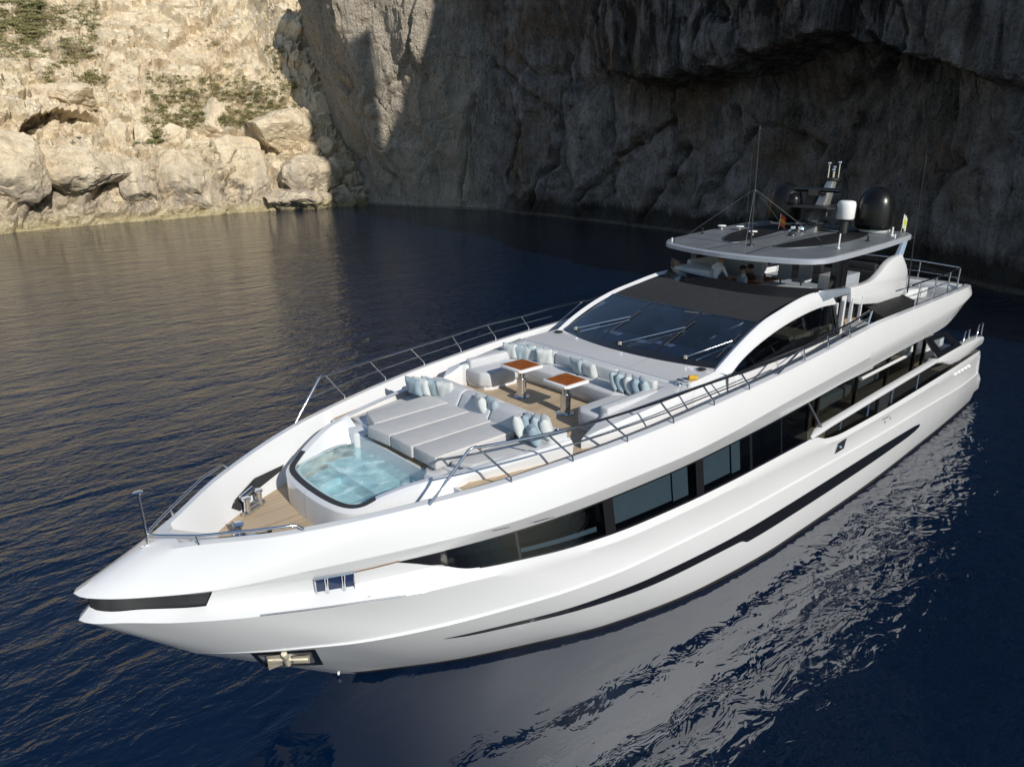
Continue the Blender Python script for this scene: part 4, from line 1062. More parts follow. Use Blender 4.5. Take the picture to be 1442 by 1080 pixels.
# white arched side frames, side windows and cabin sides
AU = [(12.80, 2.58, 5.12), (13.4, 2.57, 5.42), (14.15, 2.53, 5.72), (14.94, 2.48, 5.95), (15.7, 2.45, 6.08), (16.74, 2.42, 6.23), (17.5, 2.42, 6.28), (18.2, 2.46, 6.24)]
AL = [(13.1, 2.78, 5.02), (13.55, 2.74, 5.24), (14.2, 2.70, 5.45), (15.05, 2.65, 5.63), (15.9, 2.60, 5.75), (16.9, 2.54, 5.83), (17.9, 2.50, 5.86), (18.75, 2.52, 5.82)]
AUc, ALc = catmull(AU, 5), catmull(AL, 5)
sill = pchip([13.1, 13.45, 15.7, 18.5], [5.03, 4.96, 4.96, 5.04])
for s in (1, -1):
    S = lambda p: (p[0], p[1] * s, p[2])
    mb = MB()
    rows = []
    for a, b in zip(AUc, ALc):
        c = lerp3(a, b, .5); c = (c[0], c[1] + .05, c[2])
        rows.append([S((a[0], a[1] - .14, a[2] - .05)), S((a[0] - .01, a[1] - .03, a[2] + .015)), S(a), S(c), S(b), S((b[0], b[1] - .1, b[2]))])
    mb.grid(rows)
    mb.poly(rows[-1])
    mb.build("arch_frame", W_, wh, smooth=40)
    gl = MB(); gl.grid([[S((b[0], b[1] - .02 + .22 * u * (min(1, (b[2] - sill(b[0])) / .8)), b[2] + (sill(b[0]) - b[2]) * u)) for u in (0, .5, 1)] for b in ALc])
    gl.build("side_glass", M['glass_dark'], wh, smooth=60)
    fr = MB(); fr.tube([S((x, 2.74, sill(x))) for x in np.linspace(13.12, 18.6, 20)], .045, 6); fr.tube([S((18.55, 2.52, 5.82)), S((18.6, 2.74, 5.05))], .05, 6)
    fr.build("side_glass_frame", M['satin_black'], wh, smooth=60)
    mb = MB()
    xs = np.linspace(13.0, 18.7, 24)
    mb.grid([[S((x, 2.72, sill(x) + .02)), S((x, 2.80, sill(x) - .04)), S((x, 2.86, 4.3))] for x in xs])
    mb.build("cabin_side", W_, wh, smooth=40)
    # recessed stair passage behind: white posts, dark door, steps
    mb = MB(); mb.box((18.55, 2.2 * s, 4.5), (20.6, 2.28 * s, 6.1)); mb.build("passage_lining", M['satin_black'], wh)
    for x, w in ((18.66, .05), (19.08, .09), (19.62, .06), (20.25, .05)):
        mb = MB(); mb.box((x, 2.5 * s, 4.5), (x + w, 2.60 * s, 5.88)); mb.build("door_post", W_, wh, bevel=.015)
    mb = MB(); mb.box((19.25, 2.40 * s, 4.6), (19.55, 2.44 * s, 5.95)); mb.build("side_door", M['cushion'], wh, bevel=.01)
    mb = MB()
    for k_ in range(3): mb.box((18.75 + .35 * k_, 2.5 * s, 4.6 + .17 * k_), (20.4, 2.9 * s, 4.77 + .17 * k_))
    mb.build("side_stair", M['nonskid'], wh, bevel=.01)

# laptop on the console, seen through the windscreen
lp = empty("laptop", (13.95, -1.62, 5.03))
M['lap'] = plain("grey laptop shell", (.25, .27, .30), .35, metal=.5)
mb = MB(); mb.box((0, -.26, 0), (.34, .26, .02)); mb.build("keyboard_base", M['lap'], lp, bevel=.006)
mb = MB(); mb.add([(0, -.26, .02), (0, .26, .02), (-.09, .26, .36), (-.09, -.26, .36), (.015, -.26, .02), (.015, .26, .02), (-.075, .26, .36), (-.075, -.26, .36)], [(0, 1, 2, 3), (7, 6, 5, 4), (0, 4, 5, 1), (1, 5, 6, 2), (2, 6, 7, 3), (3, 7, 4, 0)])
lid = mb.build("lid", M['lap'], lp, bevel=.004)
mb = MB(); mb.lathe([(0, .004), (.03, .004), (.03, 0)], (0, 0, 0), 16); em = mb.build("lid_emblem", plain("white emblem", (.85, .86, .88), .3), lid)
em.rotation_euler = (0, R_(-75), 0); em.location = (-.049, 0, .19)
tag(lp, "open grey laptop on the console behind the windscreen", "laptop")

# ================================================================== YACHT: flybridge, hardtop, mast, aft decks
fly = empty("flybridge"); fly.parent = yacht
mb = MB(); mb.prism([(16.9, 2.2), (18.2, 2.42), (20.4, 2.42), (20.4, -2.42), (18.2, -2.42), (16.9, -2.2)], 5.05, 5.15); mb.build("fly_floor", M['teak'], fly)
mb = MB()
def fT(y): a = abs(y) / 2.58; return (16.82 + 1.02 * a ** 2, y * 2.50 / 2.58, 6.40 - .04 * a)
mb.grid([[cnT(y), lerp3(cnT(y), fT(y), .5), fT(y), (fT(y)[0] + .12, fT(y)[1] * .97, fT(y)[2] - .01), (fT(y)[0] + .22, fT(y)[1] * .95, 5.45)] for y in YS])
mb.build("front_coaming", M['black'], fly, smooth=50)
for s in (1, -1):
    mb = MB()
    mb.prism([(17.7, 2.42 * s), (17.9, 2.54 * s), (19.6, 2.52 * s), (19.6, 2.36 * s)], 6.02, lambda x, y: 6.33 if x < 18.5 else 6.18)
    mb.build("side_coaming", plain("blue grey panel", (.20, .235, .28), .3), fly, smooth=40, bevel=.03)
    ws_ = MB(); ws_.grid([[(p[0], p[1], p[2] + h_) for h_ in (0, .28)] for p in (fT(y) for y in np.linspace(1.5 * s, 2.58 * s, 10))] ); ws_.build("wind_deflector", M['glass_clear'], fly, smooth=60)
    # swooping white wing that carries the back of the hardtop
    prof = catmull([(19.45, 6.2), (20.2, 6.19), (20.95, 6.24), (21.45, 6.42), (21.85, 6.64), (22.3, 6.76), (22.82, 6.80)], 4) + catmull([(23.3, 6.42), (23.62, 6.0), (23.62, 5.62), (23.2, 5.42), (22.6, 5.33), (21.2, 5.48), (20.1, 5.62), (19.6, 5.75)], 4)
    prof = [tuple(p) for p in prof]; n = len(prof); mb = MB()
    mb.add([(x, 2.56 * s, z) for x, z in prof] + [(x, 2.36 * s, z) for x, z in prof], [tuple(range(n)), tuple(range(2 * n - 1, n - 1, -1))] + [(i, (i + 1) % n, (i + 1) % n + n, i + n) for i in range(n)])
    mb.build("side_wing", W_, fly, smooth=35, bevel=.03)
    mb = MB(); mb.add([(22.55, 2.34 * s, 6.5), (22.95, 2.34 * s, 6.5), (23.25, 2.4 * s, 7.25), (22.95, 2.4 * s, 7.25), (22.55, 2.5 * s, 6.5), (22.95, 2.5 * s, 6.5), (23.25, 2.5 * s, 7.25), (22.95, 2.5 * s, 7.25)], [(0, 1, 2, 3), (7, 6, 5, 4), (0, 4, 5, 1), (1, 5, 6, 2), (2, 6, 7, 3), (3, 7, 4, 0)])
    mb.build("aft_strut", plain("blue grey strut", (.30, .38, .50), .3), fly, bevel=.02)
    mb = MB(); mb.prism([(18.78, 2.2 * s), (19.02, 2.2 * s), (19.02, 2.42 * s), (18.78, 2.42 * s)], 5.9, 7.15); mb.prism([(19.10, 2.2 * s), (19.4, 2.2 * s), (19.4, 2.42 * s), (19.10, 2.42 * s)], 5.9, 7.15)
    mb.build("pillar", M['black'], fly, bevel=.02)
    mb = MB(); mb.prism([(20.2, 3.30 * s), (20.9, 2.3 * s), (23.5, 2.3 * s), (23.4, 2.95 * s)], 5.1, lambda x, y: 5.34 if abs(y) > 2.7 else 5.50)
    mb.build("tinted_hatch", M['void'], fly, smooth=30, bevel=.01)
# furniture under the hardtop
mb = MB(); mb.prism([(17.5, 2.15), (18.6, 2.2), (18.6, 1.2), (17.6, .9)], 5.45, 6.45); mb.prism([(18.4, 2.25), (20.2, 2.25), (20.2, 1.6), (18.4, 1.6)], 5.45, 5.95)
mb.prism([(18.4, 2.3), (20.4, 2.3), (20.4, 2.1), (18.4, 2.1)], 5.9, 6.55); mb.prism([(20.3, 2.3), (20.5, 2.3), (20.5, .7), (20.3, .7)], 5.5, 6.45)
mb.build("fly_sofa", M['cushion'], fly, smooth=40, bevel=.06)
mb = MB(); mb.prism([(18.9, -.1), (20.0, -.1), (20.0, 1.1), (18.9, 1.1)], 6.02, 6.07); mb.box((19.35, .45, 5.45), (19.55, .6, 6.03)); mb.build("fly_table", M['table_wood'], fly, bevel=.01)
mb = MB(); mb.box((19.6, -2.15, 5.45), (20.9, -1.5, 6.42)); mb.build("bar_cabinet", M['silver_edge'], fly, bevel=.02)
mb = MB(); mb.box((17.6, -1.9, 5.45), (18.5, -.6, 6.25)); mb.box((18.5, -2.0, 5.5), (18.75, -.7, 6.1)); mb.build("helm_console", W_, fly, smooth=40, bevel=.05)
for i, (x, y) in enumerate([(20.6, -.4), (20.6, .3)]):
    mb = MB(); mb.box((x, y - .22, 5.9), (x + .42, y + .22, 5.98)); mb.box((x + .38, y - .22, 5.95), (x + .44, y + .22, 6.4)); mb.tube([(x + .2, y, 5.45), (x + .2, y, 5.9)], .03, 8)
    mb.build("bar_stool", M['cushion'], fly, bevel=.02)


# hardtop
ht = empty("hardtop"); ht.parent = yacht
half = [(16.70, 0), (16.78, .9), (16.98, 1.7), (17.2, 2.2), (17.5, 2.48), (18.1, 2.64), (20.5, 2.74), (22.6, 2.70), (23.2, 2.55), (23.5, 2.1), (23.6, 1.2), (23.6, 0)]
hc = [tuple(p) for p in catmull(half, 5)]; hc[0] = (16.70, 0.0); hc[-1] = (23.6, 0.0)
plan = hc + [(x, -y) for x, y in reversed(hc[1:-1])]
zt = lambda x, y=0: 7.17 + (x - 17) * .036
mb = MB(); n = len(plan)
cxy = (20.2, 0)
def ins(k, d): 
    out = []
    for x, y in plan:
        vx, vy = x - cxy[0], y; l = math.hypot(vx, vy); out.append((x - vx / l * d, y - vy / l * d))
    return out
P0, P1 = plan, ins(0, .10)
mb.grid([[(x, y, zt(x) - .13) for x, y in ins(0, .16)], [(x, y, zt(x) - .12) for x, y in P0], [(x, y, zt(x) - .01) for x, y in P0], [(x, y, zt(x) + .012) for x, y in ins(0, .03)], [(x, y, zt(x) + .02) for x, y in P1]], closed=True)
mb.poly([(x, y, zt(x) - .13) for x, y in reversed(ins(0, .16))])
fas = mb.build("hardtop_edge", M['silver_edge'], ht, smooth=22)
mb = MB(); mb.poly([(x, y, zt(x) + .021) for x, y in P1]); mb.build("hardtop_skin", plain("grey hardtop skin", (0.17, 0.185, 0.20), .42, metal=.15, var=.14, nscale=1.6, bmp=.08, bscale=30), ht)
for s in (1, -1):
    op = catmull([(18.3, .70), (18.5, 1.10), (19.3, 1.55), (20.6, 1.85), (22.0, 1.75), (22.9, 1.3), (22.3, .85), (20.4, .60), (18.8, .52), (18.3, .70)], 5)
    mb = MB(); mb.poly([(x, y * s, zt(x) + .026) for x, y in op[:-1]]); mb.build("dark_opening", M['void'], ht)  # flat black sheet, painting in the shade of an open hole
    mb = MB(); mb.tube([(x, y * s, zt(x) + .028) for x, y in op], .018, 6); mb.build("opening_rim", M['grey_metal'], ht)
    mb = MB(); mb.grid([[(x, s * (y + d), zt(x) + .0245) for x, y in ((16.95, .62), (18.3, .5), (20, .42), (23.3, .40))] for d in (-.022, .022)]); mb.build("seam", M['satin_black'], ht)
    mb = MB(); mb.grid([[(19.2 + d, s * y, zt(19.2) + .0245) for y in (1.5, 2.6)] for d in (-.01, .01)]); mb.build("seam", M['satin_black'], ht)
    # black satellite domes
    mb = MB(); zb = zt(23) + .02
    mb.lathe([(.40, 0), (.44, .05), (.46, .10)], (22.85, 1.53 * s, zb), 28); ped = mb.build("dome_base", M['dome_white'], ht, smooth=40)
    mb = MB(); mb.lathe([(.48, .09), (.545, .13), (.56, .25), (.555, .62), (.54, .84), (.48, 1.06), (.36, 1.24), (.2, 1.35), (0, 1.39)], (22.85, 1.53 * s, zb), 40); mb.build("satellite_dome", M['dome_black'], ht, smooth=60)
# fittings on the hardtop
def stick(name, p, h_, r, mat, lean=(0, 0)):
    mb = MB(); mb.lathe([(r * 2.2, 0), (r * 2.2, .03), (r, .04)], p, 10); mb.tube([(p[0], p[1], p[2]), (p[0] + lean[0], p[1] + lean[1], p[2] + h_)], r, 8)
    return mb.build(name, mat, ht, smooth=50)
z_ = lambda x: zt(x) + .02
stick("white_aerial", (19.25, -2.12, z_(19.2)), .42, .022, M['dome_white'])
stick("black_aerial", (20.95, -2.2, z_(21)), .16, .03, M['black']); stick("white_aerial", (22.4, -2.3, z_(22.4)), .26, .03, M['dome_white'])
stick("black_aerial", (19.3, 2.4, z_(19.3)), .2, .025, M['black'])
for x, y in ((20.6, .0), (21.5, .3)):
    mb = MB(); mb.lathe([(.13, 0), (.12, .05), (.07, .10), (0, .11)], (x, y, z_(x)), 16); mb.build("speaker_pod", M['satin_black'], ht, smooth=50)
for x, y in ((20.5, 2.45), (20.7, 1.9), (20.0, 1.0)):
    mb = MB(); mb.tube([(x, y, z_(x)), (x, y, z_(x) + .09)], .03, 8); mb.lathe([(0, .14), (.12, .14), (.15, .11), (.12, .09), (0, .09)], (x, y, z_(x)), 16); mb.build("antenna_puck", M['dome_white'], ht, smooth=50)
for x, y in ((23.2, -1.9), (22.0, -2.55), (17.4, 2.2)):
    mb = MB(); mb.tube([(x, y, z_(x)), (x, y, z_(x) + .12)], .025, 8); mb.build("light_stub", M['dome_white'], ht)
# whip aerials and guys
mb = MB(); mb.lathe([(.11, 0), (.1, .05), (.03, .06)], (18.2, 0, z_(18.2)), 12); mb.tube([(18.2, 0, z_(18.2)), (18.12, 0, 8.95), (18.05, 0, 10.45)], [.03, .024, .014], 8)
mb.lathe([(0, .12), (.03, .12), (.03, 0)], (18.05, 0, 10.42), 8); mb.lathe([(.07, .02), (.09, .05), (.05, .12)], (18.12, 0, 8.72), 8)
mb.build("whip_aerial", M['satin_black'], ht, smooth=50)
for q in ((17.1, 1.9, z_(17.1)), (16.95, -.55, z_(17)), (20.3, -1.1, z_(20.3)), (21.4, .6, z_(21.4))):
    mb = MB(); mb.tube([(18.12, 0, 8.85), q], .006, 5); mb.build("guy_wire", M['grey_metal'], ht)
mb = MB(); mb.tube([(22.1, 2.5, 7.3), (22.03, 2.5, 9.55)], [.018, .01], 6); mb.tube([(22.03, 2.5, 9.5), (22.03, 2.5, 9.72)], .024, 6); mb.build("whip_aerial", M['satin_black'], ht)
mb = MB(); mb.tube([(23.58, -2.62, 5.5), (23.35, -2.62, 7.3), (23.2, -2.62, 9.55)], [.022, .018, .01], 6); mb.tube([(23.2, -2.62, 9.5), (23.18, -2.62, 9.72)], .022, 6); mb.tube([(23.1, -2.4, 7.28), (23.36, -2.64, 7.28)], .014, 6); mb.build("whip_aerial", M['satin_black'], ht)
# raked mast
ms = empty("mast"); ms.parent = yacht
def slab(secs):
    mb = MB(); rows = []
    for x, z, lx, ly in secs: rows.append([(x - lx, -ly, z), (x + lx, -ly, z), (x + lx, ly, z), (x - lx, ly, z)])
    mb.grid(rows, closed=True); mb.poly(rows[-1]); return mb
slab([(21.9, 7.25, .30, .20), (22.2, 7.8, .27, .17), (22.55, 8.4, .2, .14), (22.85, 8.9, .15, .11)]).build("mast_column", M['alu'], ms, smooth=30, bevel=.03)
mb = MB(); mb.prism([(21.2, .75), (21.5, .85), (22.9, .35), (22.9, -.35), (21.5, -.85), (21.2, -.75)], 8.12, 8.17); mb.build("crosstree", M['satin_black'], ms, bevel=.015)
mb = MB(); mb.prism([(21.55, .30), (21.9, .4), (22.4, .3), (22.4, -.3), (21.9, -.4), (21.55, -.3)], 7.62, 7.67); mb.build("lower_platform", M['satin_black'], ms, bevel=.015)
mb = MB(); mb.tube([(21.9, .75, 8.66), (21.9, -.75, 8.66)], .075, 10); mb.box((21.65, -.15, 8.5), (21.9, .15, 8.66)); mb.box((21.85, -.1, 8.48), (22.5, .1, 8.56)); mb.build("radar_scanner", M['black'], ms, smooth=50)
mb = MB(); mb.lathe([(.2, 0), (.22, .1), (.21, .22), (.15, .34), (0, .40)], (21.5, .55, 8.17), 22); mb.build("camera_dome", M['dome_black'], ms, smooth=60)
mb = MB(); mb.lathe([(.25, 0), (.27, .04), (.275, .42), (.25, .53), (.18, .56), (0, .57)], (22.05, -.95, zt(22) + .46), 28); mb.build("white_radome", M['dome_white'], ms, smooth=60)
mb = MB(); mb.lathe([(.12, -.44), (.12, -.05), (.22, 0)], (22.05, -.95, zt(22) + .46), 20); mb.build("radome_pedestal", M['satin_black'], ms, smooth=60)
mb = MB(); mb.lathe([(.16, 0), (.2, .02), (.2, .08), (.12, .1), (0, .1)], (22.9, 0, 8.9), 18); mb.build("mast_head", M['satin_black'], ms, smooth=50)
for x, y, h_ in ((22.8, .12, .42), (22.95, -.15, .45), (23.0, .02, .3), (22.85, -.02, .22)):
    mb = MB(); mb.tube([(x, y, 9.0), (x, y, 9.0 + h_)], .018, 6); mb.lathe([(0, .1), (.05, .08), (.06, .03), (.02, 0)], (x, y, 9.0 + h_ - .02), 10); mb.build("wind_sensor", M['chrome'], ms, smooth=50)
mb = MB()
for y in (.45, .2): mb.lathe([(0, .1), (.09, .09), (.1, 0), (0, 0)], (21.55, y, 7.42), 14)
mb.tube([(21.5, .6, 7.35), (21.9, .1, 7.5)], .05, 8); mb.build("search_light", M['chrome'], ms, smooth=50)
# small flags
def flag(x, y, z, h_, w, cols, label):
    r = empty("small_flag", (x, y, z))
    mb = MB(); mb.tube([(0, 0, 0), (.05, 0, h_)], .01, 6); mb.build("flag_staff", M['dome_white'], r)
    mb = MB(); k = 8
    mb.grid([[(.05 + .10 * i / k * w / .1 * .3, .03 * math.sin(i * 1.2) - .25 * w * i / k, h_ - (h_ * .75) * j / 6 - .25 * h_ * i / k) for j in range(7)] for i in range(k + 1)])
    mb.mi = [(0 if (f % 6) in (0, 1, 4, 5) else 1) for f in range(len(mb.f))]
    mb.build("flag_cloth", [plain("flag cloth " + label[:5], cols[0], .8), plain("flag stripe " + label[:5], cols[1], .8)], r, smooth=70)
    tag(r, label, "flag")
flag(21.6, 1.0, zt(21.6) + .02, .5, .45, ((.75, .08, .02), (.8, .35, .02)), "small furled red and orange flag beside the far black dome")
flag(23.35, -2.2, zt(23.3) + .02, .55, .3, ((.75, .75, .6), (.7, .7, .1)), "small furled white and yellow flag at the rear corner of the hardtop")

# boat deck aft of the hardtop with rails and dark loungers
bd = empty("boat_deck"); bd.parent = yacht
xs = np.linspace(20.3, 27.6, 20)
mb = MB(); mb.prism([(x, gw(x) - .16) for x in xs] + [(x, -gw(x) + .16) for x in reversed(xs)], 4.9, lambda x, y: float(np.interp(x, [20, 22, 27.6], [5.08, 5.12, 5.18])))
mb.build("boat_deck_floor", M['nonskid'], bd)
mb = MB(); mb.prism([(27.2, 3.1), (27.75, 3.0), (27.95, 2.6), (28.1, 0), (27.95, -2.6), (27.75, -3.0), (27.2, -3.1)], 4.9, 5.3); mb.build("deck_lip", W_, bd, smooth=30, bevel=.05)
for x, y, a, b in ((24.6, -.6, 1.7, 1.5), (24.8, 1.5, 1.6, 1.3), (26.4, .6, .9, 2.0)):
    mb = MB(); mb.box((x, y - b / 2, 5.15), (x + a, y + b / 2, 5.52)); mb.box((x, y - b / 2, 5.5), (x + .25, y + b / 2, 5.85)); mb.build("deck_lounger", M['satin_black'], bd, smooth=40, bevel=.06)
mb = MB(); mb.prism([(23.9, -2.5), (25.2, -2.7), (25.2, -2.0), (23.9, -2.0)], 5.15, 5.5); mb.build("white_locker", W_, bd, smooth=40, bevel=.05)
for s in (1, -1):
    S = lambda p: (p[0], p[1] * s, p[2])
    mb = MB(); mb.tube([S((22.7, 3.0, 5.90)), S((25, 3.05, 5.92)), S((27.25, 2.95, 5.94))], .025, 8); mb.tube([S((27.25, 2.95, 5.94)), S((27.6, 1.5, 5.97)), S((27.65, 0, 5.98))], .025, 8); mb.build("aft_rail", M['chrome'], bd, smooth=50)
    mb = MB(); mb.tube([S((23.0, 3.02, 5.56)), S((27.25, 2.97, 5.58)), S((27.6, 1.5, 5.6)), S((27.65, 0, 5.6))], .014, 6); mb.build("aft_rail", M['chrome'], bd, smooth=50)
    for x, y in ((23.4, 3.02), (24.7, 3.05), (26.0, 3.03), (27.2, 2.95), (27.58, 1.5)):
        mb = MB(); mb.tube([S((x, y, 5.12)), S((x, y, 5.93))], .024, 8); mb.build("rail_post", M['chrome'], bd, smooth=50)

# main deck aft: side decks, saloon, cap rail, glass bulwark, stern panel
md = empty("main_deck"); md.parent = yacht
xs = np.linspace(15.7, 30.3, 30)
mb = MB(); mb.prism([(x, L25.fy(min(x, 30.3)) - .05) for x in xs] + [(x, -L25.fy(min(x, 30.3)) + .05) for x in reversed(xs)], 2.1, 2.25); mb.build("main_deck_floor", M['teak'], md)
mb = MB(); mb.box((15.6, -3.2, 4.15), (25.2, 3.2, 4.25)); mb.build("ceiling_panel", plain("grey soffit", (.35, .35, .36), .5), md)
M['saloon'] = plain("saloon furniture", (.45, .42, .38), .7)
for s in (1, -1):
    S = lambda p: (p[0], p[1] * s, p[2])
    mb = MB(); mb.grid([[S((x, 2.55, z)) for z in (2.25, 4.16)] for x in (15.75, 18.2, 26.3)]); mb.build("saloon_glass", M['glass_dark'], md)
    for x in (15.8, 17.9, 18.35, 20.9, 23.2, 25.4, 26.3):
        mb = MB(); mb.box((x - .05, min(2.5 * s, 2.6 * s), 2.25), (x + .05, max(2.5 * s, 2.6 * s), 4.16)); mb.build("saloon_mullion", M['black'], md)
    mb = MB(); mb.box((19.2, min(1.5 * s, 2.2 * s), 2.25), (21.5, max(1.5 * s, 2.2 * s), 2.75)); mb.box((22, min(1.6 * s, 2.2 * s), 2.25), (23.6, max(1.6 * s, 2.2 * s), 2.75)); mb.build("saloon_sofa", M['saloon'], md, smooth=40, bevel=.06)
    mb = MB(); mb.tube([S((21.0, 2.62, 3.15)), S((24.6, 2.62, 3.2)), S((24.85, 2.62, 3.3)), S((24.8, 2.62, 3.62)), S((24.3, 2.62, 3.75))], .06, 8); mb.build("inner_rail", W_, md, smooth=50)
    mb = MB(); mb.add([S((15.7, 3.42, 4.0)), S((15.76, 3.42, 4.0)), S((16.75, 3.5, 2.95)), S((16.69, 3.5, 2.95)), S((15.7, 3.36, 4.0)), S((15.76, 3.36, 4.0)), S((16.75, 3.44, 2.95)), S((16.69, 3.44, 2.95))], [(0, 1, 2, 3), (7, 6, 5, 4), (0, 4, 5, 1), (1, 5, 6, 2), (2, 6, 7, 3), (3, 7, 4, 0)])
    mb.build("side_gate_strut", M['grey_metal'], md)
    # cap rail
    cl = catmull([(15.95, 3.60, 2.90), (16.6, 3.6, 2.93), (17.5, 3.58, 2.96), (21, 3.55, 3.06), (25.0, 3.49, 3.13)], 6)
    mb = MB(); rows = []
    for i, p in enumerate(cl):
        w = .04 + .16 * min(1, i / 5)
        rows.append([S((p[0], p[1], p[2] - .05)), S((p[0], p[1] + .01, p[2] + .0)), S((p[0], p[1] - .03, p[2] + .04)), S((p[0], p[1] - w, p[2] + .04)), S((p[0], p[1] - w, p[2] - .06))])
    mb.grid(rows, closed=True); mb.poly(rows[0]); mb.build("cap_rail", W_, md, smooth=50)
    # solid quarter bulwark at the stern
    prof = [(24.7, 3.06), (24.9, 3.17), (27, 3.16), (29.6, 3.05), (30.35, 2.98), (30.5, 2.82), (30.3, 2.66), (27.6, 2.56), (26.4, 2.66), (25.5, 2.92)]
    n = len(prof); mb = MB()
    def yq(x): return float(np.interp(x, [24, 30.5], [3.52, 3.30]))
    mb.add([S((x, yq(x), z)) for x, z in prof] + [S((x, yq(x) - .34, z)) for x, z in prof], [tuple(range(n)), tuple(range(2 * n - 1, n - 1, -1))] + [(i, (i + 1) % n, (i + 1) % n + n, i + n) for i in range(n)])
    mb.build("quarter_bulwark", W_, md, smooth=30, bevel=.07, seg=3)
    mb = MB(); mb.grid([[S((x, yq(x) - .05, z)) for z in (2.4, float(np.interp(x, [17, 25, 27], [2.93, 3.06, 2.7])))] for x in np.linspace(17.0, 26.8, 20)]); mb.build("bulwark_glass", M['glass_dark'], md)
    for x in (17.95, 19.7, 21.4, 23.4):
        mb = MB(); mb.tube([S((x, 3.47, 2.45)), S((x, 3.47, 3.0))], .025, 6); mb.build("bulwark_post", M['chrome'], md)
    mb = MB(); mb.box((20.3, min(3.42 * s, 3.52 * s), 2.4), (21.0, max(3.42 * s, 3.52 * s), 3.0)); mb.build("gate_panel", M['satin_black'], md)
    # dark framed panel from the overhang down to the quarter
    pq = [on_y(p, -3.43) for p in ((1321, 505), (1355, 485.5), (1334, 467), (1303, 476))]
    def pan(u, v):
        q = lerp3(lerp3(pq[0], pq[1], u), lerp3(pq[3], pq[2], u), v); return (q[0], -q[1] * s, q[2])
    fo = [pan(0, 0), pan(1, 0), pan(1, 1), pan(0, 1)]; fi = [pan(.24, .2), pan(.76, .2), pan(.76, .8), pan(.24, .8)]
    mb = MB()
    for q in ((0, 1), (1, 2), (2, 3), (3, 0)): mb.add([fo[q[0]], fo[q[1]], fi[q[1]], fi[q[0]]] + [(x, y - .06 * s, z) for x, y, z in (fo[q[0]], fo[q[1]], fi[q[1]], fi[q[0]])], [(0, 1, 2, 3), (7, 6, 5, 4), (2, 6, 7, 3), (0, 4, 5, 1)])
    pf = mb.build("stern_panel", M['black'], md)
    mb = MB(); mb.poly(fi); mb.build("panel_glass", M['glass_clear'], pf)
    # stern rails
    for a in (0, 1):
        x = 28.2 + 1.5 * a
        mb = MB(); mb.tube([S((x, 3.2, 3.0)), S((x + .15, 3.2, 3.5)), S((x + .9, 3.12, 3.45)), S((x + .95, 3.12, 2.95))], .025, 8); mb.build("stern_rail", M['chrome'], md, smooth=50)
mb = MB(); mb.box((27.8, -2.2, 2.25), (29.0, 2.2, 2.7)); mb.box((28.8, -2.3, 2.6), (29.2, 2.3, 3.0)); mb.build("cockpit_sofa", M['cushion'], md, smooth=40, bevel=.08)
mb = MB(); mb.box((30.2, -2.9, .7), (30.5, 2.9, 2.4)); mb.build("transom", W_, md, smooth=40, bevel=.1)

